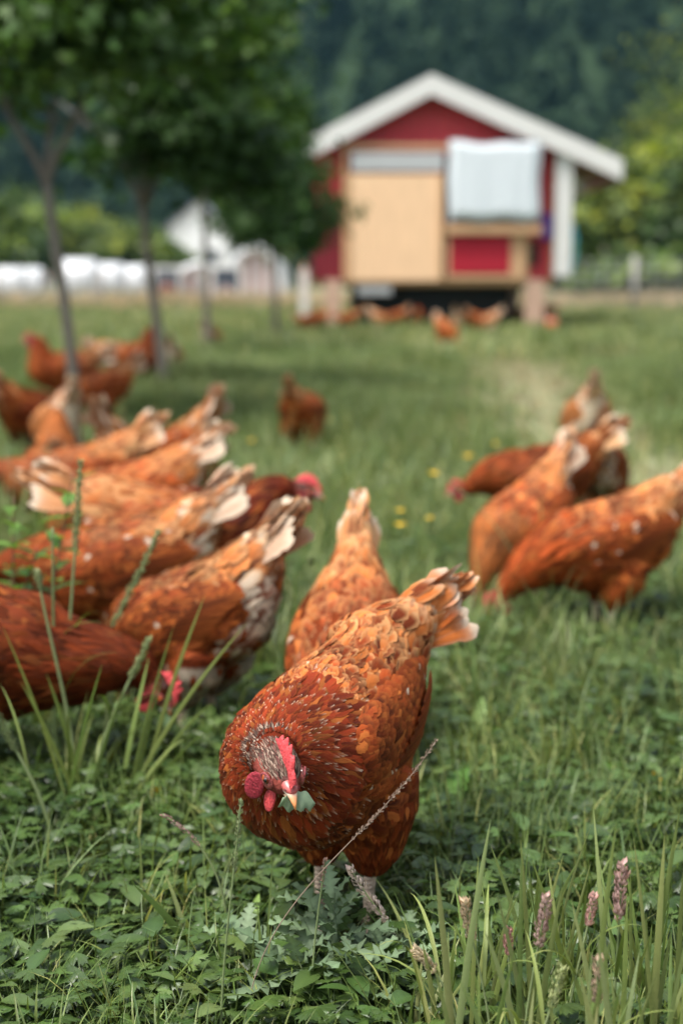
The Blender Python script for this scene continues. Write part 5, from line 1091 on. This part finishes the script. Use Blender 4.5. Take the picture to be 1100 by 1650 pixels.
for i, (bx, Y, bl, lab) in enumerate(((730, 1.12, [(700, 1380, 0), (770, 1380, 0), (790, 1320, 0), (722, 1500, 0), (650, 1480, 0)], 'grass clump at the left end of the lower right grasses'),
    (860, 1.12, [(840, 1370, 0), (800, 1440, .0), (838, 1350, 0), (905, 1430, 0), (780, 1500, .03), (930, 1500, .05), (870, 1480, 0)], 'middle grass clump of the lower right grasses'),
    (975, 1.10, [(992, 1325, 0), (955, 1300, 0), (920, 1450, 0), (1010, 1440, 0), (905, 1520, .03), (1050, 1500, 0)], 'grass clump with the broadest upright blade'),
    (1060, 1.12, [(1070, 1345, 0), (1020, 1350, 0), (1100, 1400, 0), (1040, 1470, 0), (1095, 1300, 0), (1080, 1500, 0)], 'grass clump at the right edge of the photo'),
    (1000, 1.02, [(960, 1500, 0), (1030, 1530, 0), (1060, 1560, .03), (930, 1560, .03), (1000, 1580, 0)], 'short grass clump at the lower right bottom'), (800, 1.03, [(770, 1560, 0), (830, 1530, 0), (860, 1590, 0), (740, 1580, .02), (700, 1560, .0)], 'short grass clump at the bottom beside the thistle'))):
    clump(bx, 1700, bl, lab, Y=Y, w_=.0052, col=(1.5, 1.35, 1.6))
rg_ = np.random.default_rng(77)
for i, (bx, Y, x0, x1, y0, y1, n_, lab) in enumerate(((690, 1.16, 640, 760, 1480, 1600, 9, 'low fine tuft just right of the thistles'), (790, 1.18, 720, 860, 1420, 1560, 11, 'fine tuft behind the upright pale seed head'), (900, 1.20, 840, 980, 1380, 1540, 12, 'fine tuft between the two tilted seed heads'),
    (1030, 1.20, 960, 1100, 1370, 1520, 12, 'fine tuft behind the tallest pink seed head'), (940, 1.04, 860, 1040, 1500, 1620, 10, 'low fine tuft in the bottom right corner'), (1080, 1.06, 1020, 1130, 1450, 1600, 8, 'fine tuft in the corner at the right edge'), (860, 1.30, 780, 960, 1330, 1450, 10, 'thin upright tuft right of the feet of the nearest hen'))):
    clump(bx, 1700, [(rg_.uniform(x0, x1), rg_.uniform(y0, y1), rg_.uniform(-.02, .06)) for _ in range(n_)], lab, Y=Y, w_=.0042, col=(1.7, 1.5, 1.7))
clump(292, 1555, [(215, 1425, .0), (265, 1405, .02), (300, 1480, 0)], 'small tuft with one broad drooping blade left of the thistle', w_=.008, col=(1.4, 1.3, 1.5))
# thistle: spiny leaves rising round the stem
def thistle(px, py, n, H, label, seed, Y=None, spread=1.0):
    b = at_z(px, py) if Y is None else np.array([at_y(px, py, Y)[0], Y, 0.]); t = empty('thistle', tuple(b)); rng = np.random.default_rng(seed)
    G = Geo(); G.tube([[0, 0, -.01], [.003, 0, H * .4], [0, .002, H * .8]], [.004, .0035, .002], 7, (1, 1, 1)); obj('stem', G.mesh('stem', [M_THISTLE]), t)
    for k in range(n):
        q = k / n; az = k * 2.4 + rng.uniform(-.3, .3); z0 = H * .75 * q; L = lerp(.095, .045, q) * rng.uniform(.8, 1.15) * spread; el = lerp(.15, 1.25, q) + rng.uniform(-.15, .2)
        m = 17; t_ = np.linspace(0, 1, m); lobes = .5 + .5 * np.abs(np.sin(t_ * PI * 5.5)) ** .6; w_ = L * .15 * np.sin(PI * np.clip(t_ * .96 + .03, 0, 1)) ** .7 * (.45 + .75 * (np.arange(m) % 2)) + 1e-4
        x = L * t_; zc = np.tan(min(el, 1.2)) * 0; d = np.array([math.cos(az), math.sin(az), 0]); s = np.array([-d[1], d[0], 0]); e = el - .9 * t_ ** 1.5
        dl = L / (m - 1); rr = np.concatenate([[0], np.cumsum(np.cos(e[:-1]) * dl)]); zz = z0 + np.concatenate([[0], np.cumsum(np.sin(e[:-1]) * dl)]); P = rr[:, None] * d + zz[:, None] * np.array([0, 0, 1])
        N_ = -np.sin(e)[:, None] * d + np.cos(e)[:, None] * np.array([0, 0, 1]); wav = .35 * np.sin(np.arange(m) * 2.2 + k); fw_ = np.array([0, .35 * dl * 2])
        V = np.stack([P - s * w_[:, None] + N_ * (w_ * (.45 + wav))[:, None] + d * (w_ * .5)[:, None], P, P + s * w_[:, None] + N_ * (w_ * (.45 - wav))[:, None] + d * (w_ * .5)[:, None]], 1).reshape(-1, 3)
        i = np.arange(m - 1)[:, None] * 3; kk = np.array([0, 1])[None]; c = np.tile(np.array([1, 1.45, 1.])[:, None], (m, 1)) * rng.uniform(.75, 1.2) * np.array([1, 1, 1.]); c = c * np.array([1, 1, 1.0])
        g = Geo().add(V, np.stack([i + kk, i + kk + 1, i + kk + 4, i + kk + 3], -1).reshape(-1, 4), c); obj('leaf', g.mesh('leaf', [M_THISTLE]), t)
    tag(t, label, 'thistle', 'spiny thistles below the nearest hen')
thistle(535, 1600, 22, .13, 'tallest spiny thistle right in front of the feet of the nearest hen', 1, Y=1.27)
thistle(615, 1625, 20, .06, 'bushy thistle to the right of the tallest one', 2)
thistle(480, 1640, 16, .07, 'low spreading thistle to the lower left of the tallest one', 3, spread=1.2)
thistle(580, 1660, 18, .07, 'thistle at the bottom edge below the feet of the hen', 4)
thistle(395, 1590, 12, .045, 'flat grey green thistle rosette on the left', 5, spread=1.15)
thistle(655, 1610, 14, .06, 'small thistle next to the lower right grasses', 6)
# broad leaves
def broad(px, py, leaves, label, cat='plant', mat=None):
    b = at_z(px, py); t = empty('broad_leaf_plant', tuple(b)); rng = np.random.default_rng(int(px + py))
    for (az, tilt, L, W, z, c) in leaves:
        G = Geo(); oval_leaf(G, np.array([0, 0, z]), L, W, R(az), -R(tilt), c, 12, .45, .12, rng); obj('leaf', G.mesh('leaf', [mat or M_DOCK]), t)
        G = Geo(); G.tube([[0, 0, -.003], [0, 0, z]], .0012, 5); obj('leaf_stem', G.mesh('leaf_stem', [M_STALK]), t)
    tag(t, label, cat, 'broad leaved plants in the ground cover')
broad(712, 1345, [(62, 52, .085, .038, .02, (1, 1, 1)), (120, 30, .06, .03, .02, (.6, .75, .6))], 'bright green upright dock leaf right of the nearest hen')
broad(790, 1330, [(20, 30, .06, .05, .025, (1.5, 1.2, 1.8)), (160, 20, .05, .035, .02, (.9, .8, 1))], 'pale rounded leaves beside the bright green dock leaf')
broad(770, 1225, [(80, 70, .075, .022, .02, (2.0, 1.6, 2.5)), (30, 45, .06, .02, .02, (1, 1, 1))], 'pale upright curled leaf above the dock leaf')
broad(40, 1545, [(85, 35, .036, .030, .03, (.9, .75, 1.2)), (200, 20, .04, .02, .02, (.6, .6, .6))], 'dull pointed leaf with reddish rim at the lower left')
broad(75, 1430, [(150, 10, .04, .03, .035, (1.0, .85, 1.2)), (-20, 15, .045, .028, .03, (1, .9, 1.2))], 'two smooth pale leaves on the left')
broad(395, 1560, [(80, 60, .075, .014, .005, (1.8, 1.5, 2))], 'folded pale leaf standing left of the thistle')
broad(1000, 1290, [(100, 30, .05, .03, .03, (1, 1, .8))], 'oval leaf among the clover at the right')
# leafy weed on the left with a reddish stem
def weed(px, py, tx, ty, label, seed, n=16):
    b = np.array([at_y(px, py, 2.08)[0], 2.08, 0.]); tp = at_y(tx, ty, b[1]) - b; t = empty('leafy_weed', tuple(b)); rng = np.random.default_rng(seed); P = curve_pts([0, 0, -.004], tp, .02, 0, 24); G = Geo(); G.tube(P, np.linspace(.003, .001, 24), 6); obj('stem', G.mesh('stem', [M_REDSTEM]), t)
    for k in range(n):
        i = int(lerp(6, 23, k / n)); G = Geo(); az = k * 2.4; oval_leaf(G, P[i], rng.uniform(.035, .065) * (1.15 - k / n * .5), rng.uniform(.014, .022), az, -rng.uniform(-.1, .9), np.array([1, 1, 1]) * rng.uniform(.7, 1.3), 6, .3); obj('leaf', G.mesh('leaf', [M_DOCK]), t)
    tag(t, label, 'weed', 'leafy weeds at the left edge')
weed(60, 1085, 118, 762, 'tall reddish stemmed weed before the left hens', 1, 22)
weed(20, 1075, 22, 800, 'leafy green weed at the left edge', 2, 24)
weed(-10, 1090, 60, 880, 'weed with drooping leaves over the comb of the left hen', 3, 18)
# buttercups
def flower(px, py, z, label, r=.011, n=5, closed=.35):
    p = at_z(px, py, z); t = empty('buttercup', (p[0], p[1], 0)); rng = np.random.default_rng(int(px * 3 + py)); ln = rng.uniform(-.03, .03)
    G = Geo(); G.tube(bez([ln, 0, -.003], [ln, 0, z * .5], [0, 0, z * .8], [0, 0, z], 8), .0011, 5); obj('stem', G.mesh('stem', [M_STALK]), t)
    for k in range(n):
        G = Geo(); oval_leaf(G, np.array([0, 0, z]), r, r * .95, k * 2 * PI / n, -closed, (1, 1, 1), 3, -.25); obj('petal', G.mesh('petal', [M_YELLOW]), t)
    V, F = ellipsoid((0, 0, z + .002), np.eye(3), (.003, .003, .0025), 8, 6); obj('flower_centre', Geo().add(V, F).mesh('flower_centre', [M_YELLOW]), t)
    tag(t, label, 'flower', 'yellow buttercups')
flower(753, 739, .16, 'brightest upper yellow buttercup near the right hens', .020); flower(699, 767, .16, 'yellow buttercup left below the brightest one', .019); flower(644, 826, .15, 'faint buttercup directly above a brighter one', .013); flower(645, 850, .13, 'round yellow buttercup right of the tail of the middle hen', .016)
flower(691, 838, .14, 'faint buttercup right of the round one', .012); flower(797, 717, .17, 'dim pale buttercup upper right', .014); flower(405, 713, .15, 'dim buttercup in the far grass left of the middle', .016); flower(255, 1277, .045, 'half closed buttercup in the cover left of the nearest hen', .011, 4, 1.1)
flower(1053, 1249, .05, 'small orange yellow flower at the right edge', .005, 5, .8); flower(1062, 1258, .048, 'second tiny flower just below the one at the right edge', .005, 5, .8); flower(530, 678, .15, 'dim buttercup beside the lone middle hen', .015)
do_scatter()

# ------------------------------------------------------------------ haze
def haze():
    X0, X1, Y0, Y1, Z0, Z1 = -520, 520, -70, 700, -1.5, 420
    V = [[x, y, z] for x in (X0, X1) for y in (Y0, Y1) for z in (Z0, Z1)]; F = np.array([[0, 1, 3, 2], [4, 6, 7, 5], [0, 4, 5, 1], [2, 3, 7, 6], [0, 2, 6, 4], [1, 5, 7, 3]])
    m = bpy.data.materials.new('haze'); m.use_nodes = True; n = m.node_tree; n.nodes.clear(); o_ = n.nodes.new('ShaderNodeOutputMaterial'); v = n.nodes.new('ShaderNodeVolumePrincipled')
    v.inputs['Color'].default_value = (.30, .66, .80, 1); v.inputs['Density'].default_value = HAZE; v.inputs['Anisotropy'].default_value = .2; n.links.new(v.outputs[0], o_.inputs['Volume'])
    o = obj('haze', mesh('haze', V, [F], mats=m, smooth=False)); o['kind'] = 'stuff'; o.display_type = 'WIRE'
HAZE = .00022
if HAZE: haze()
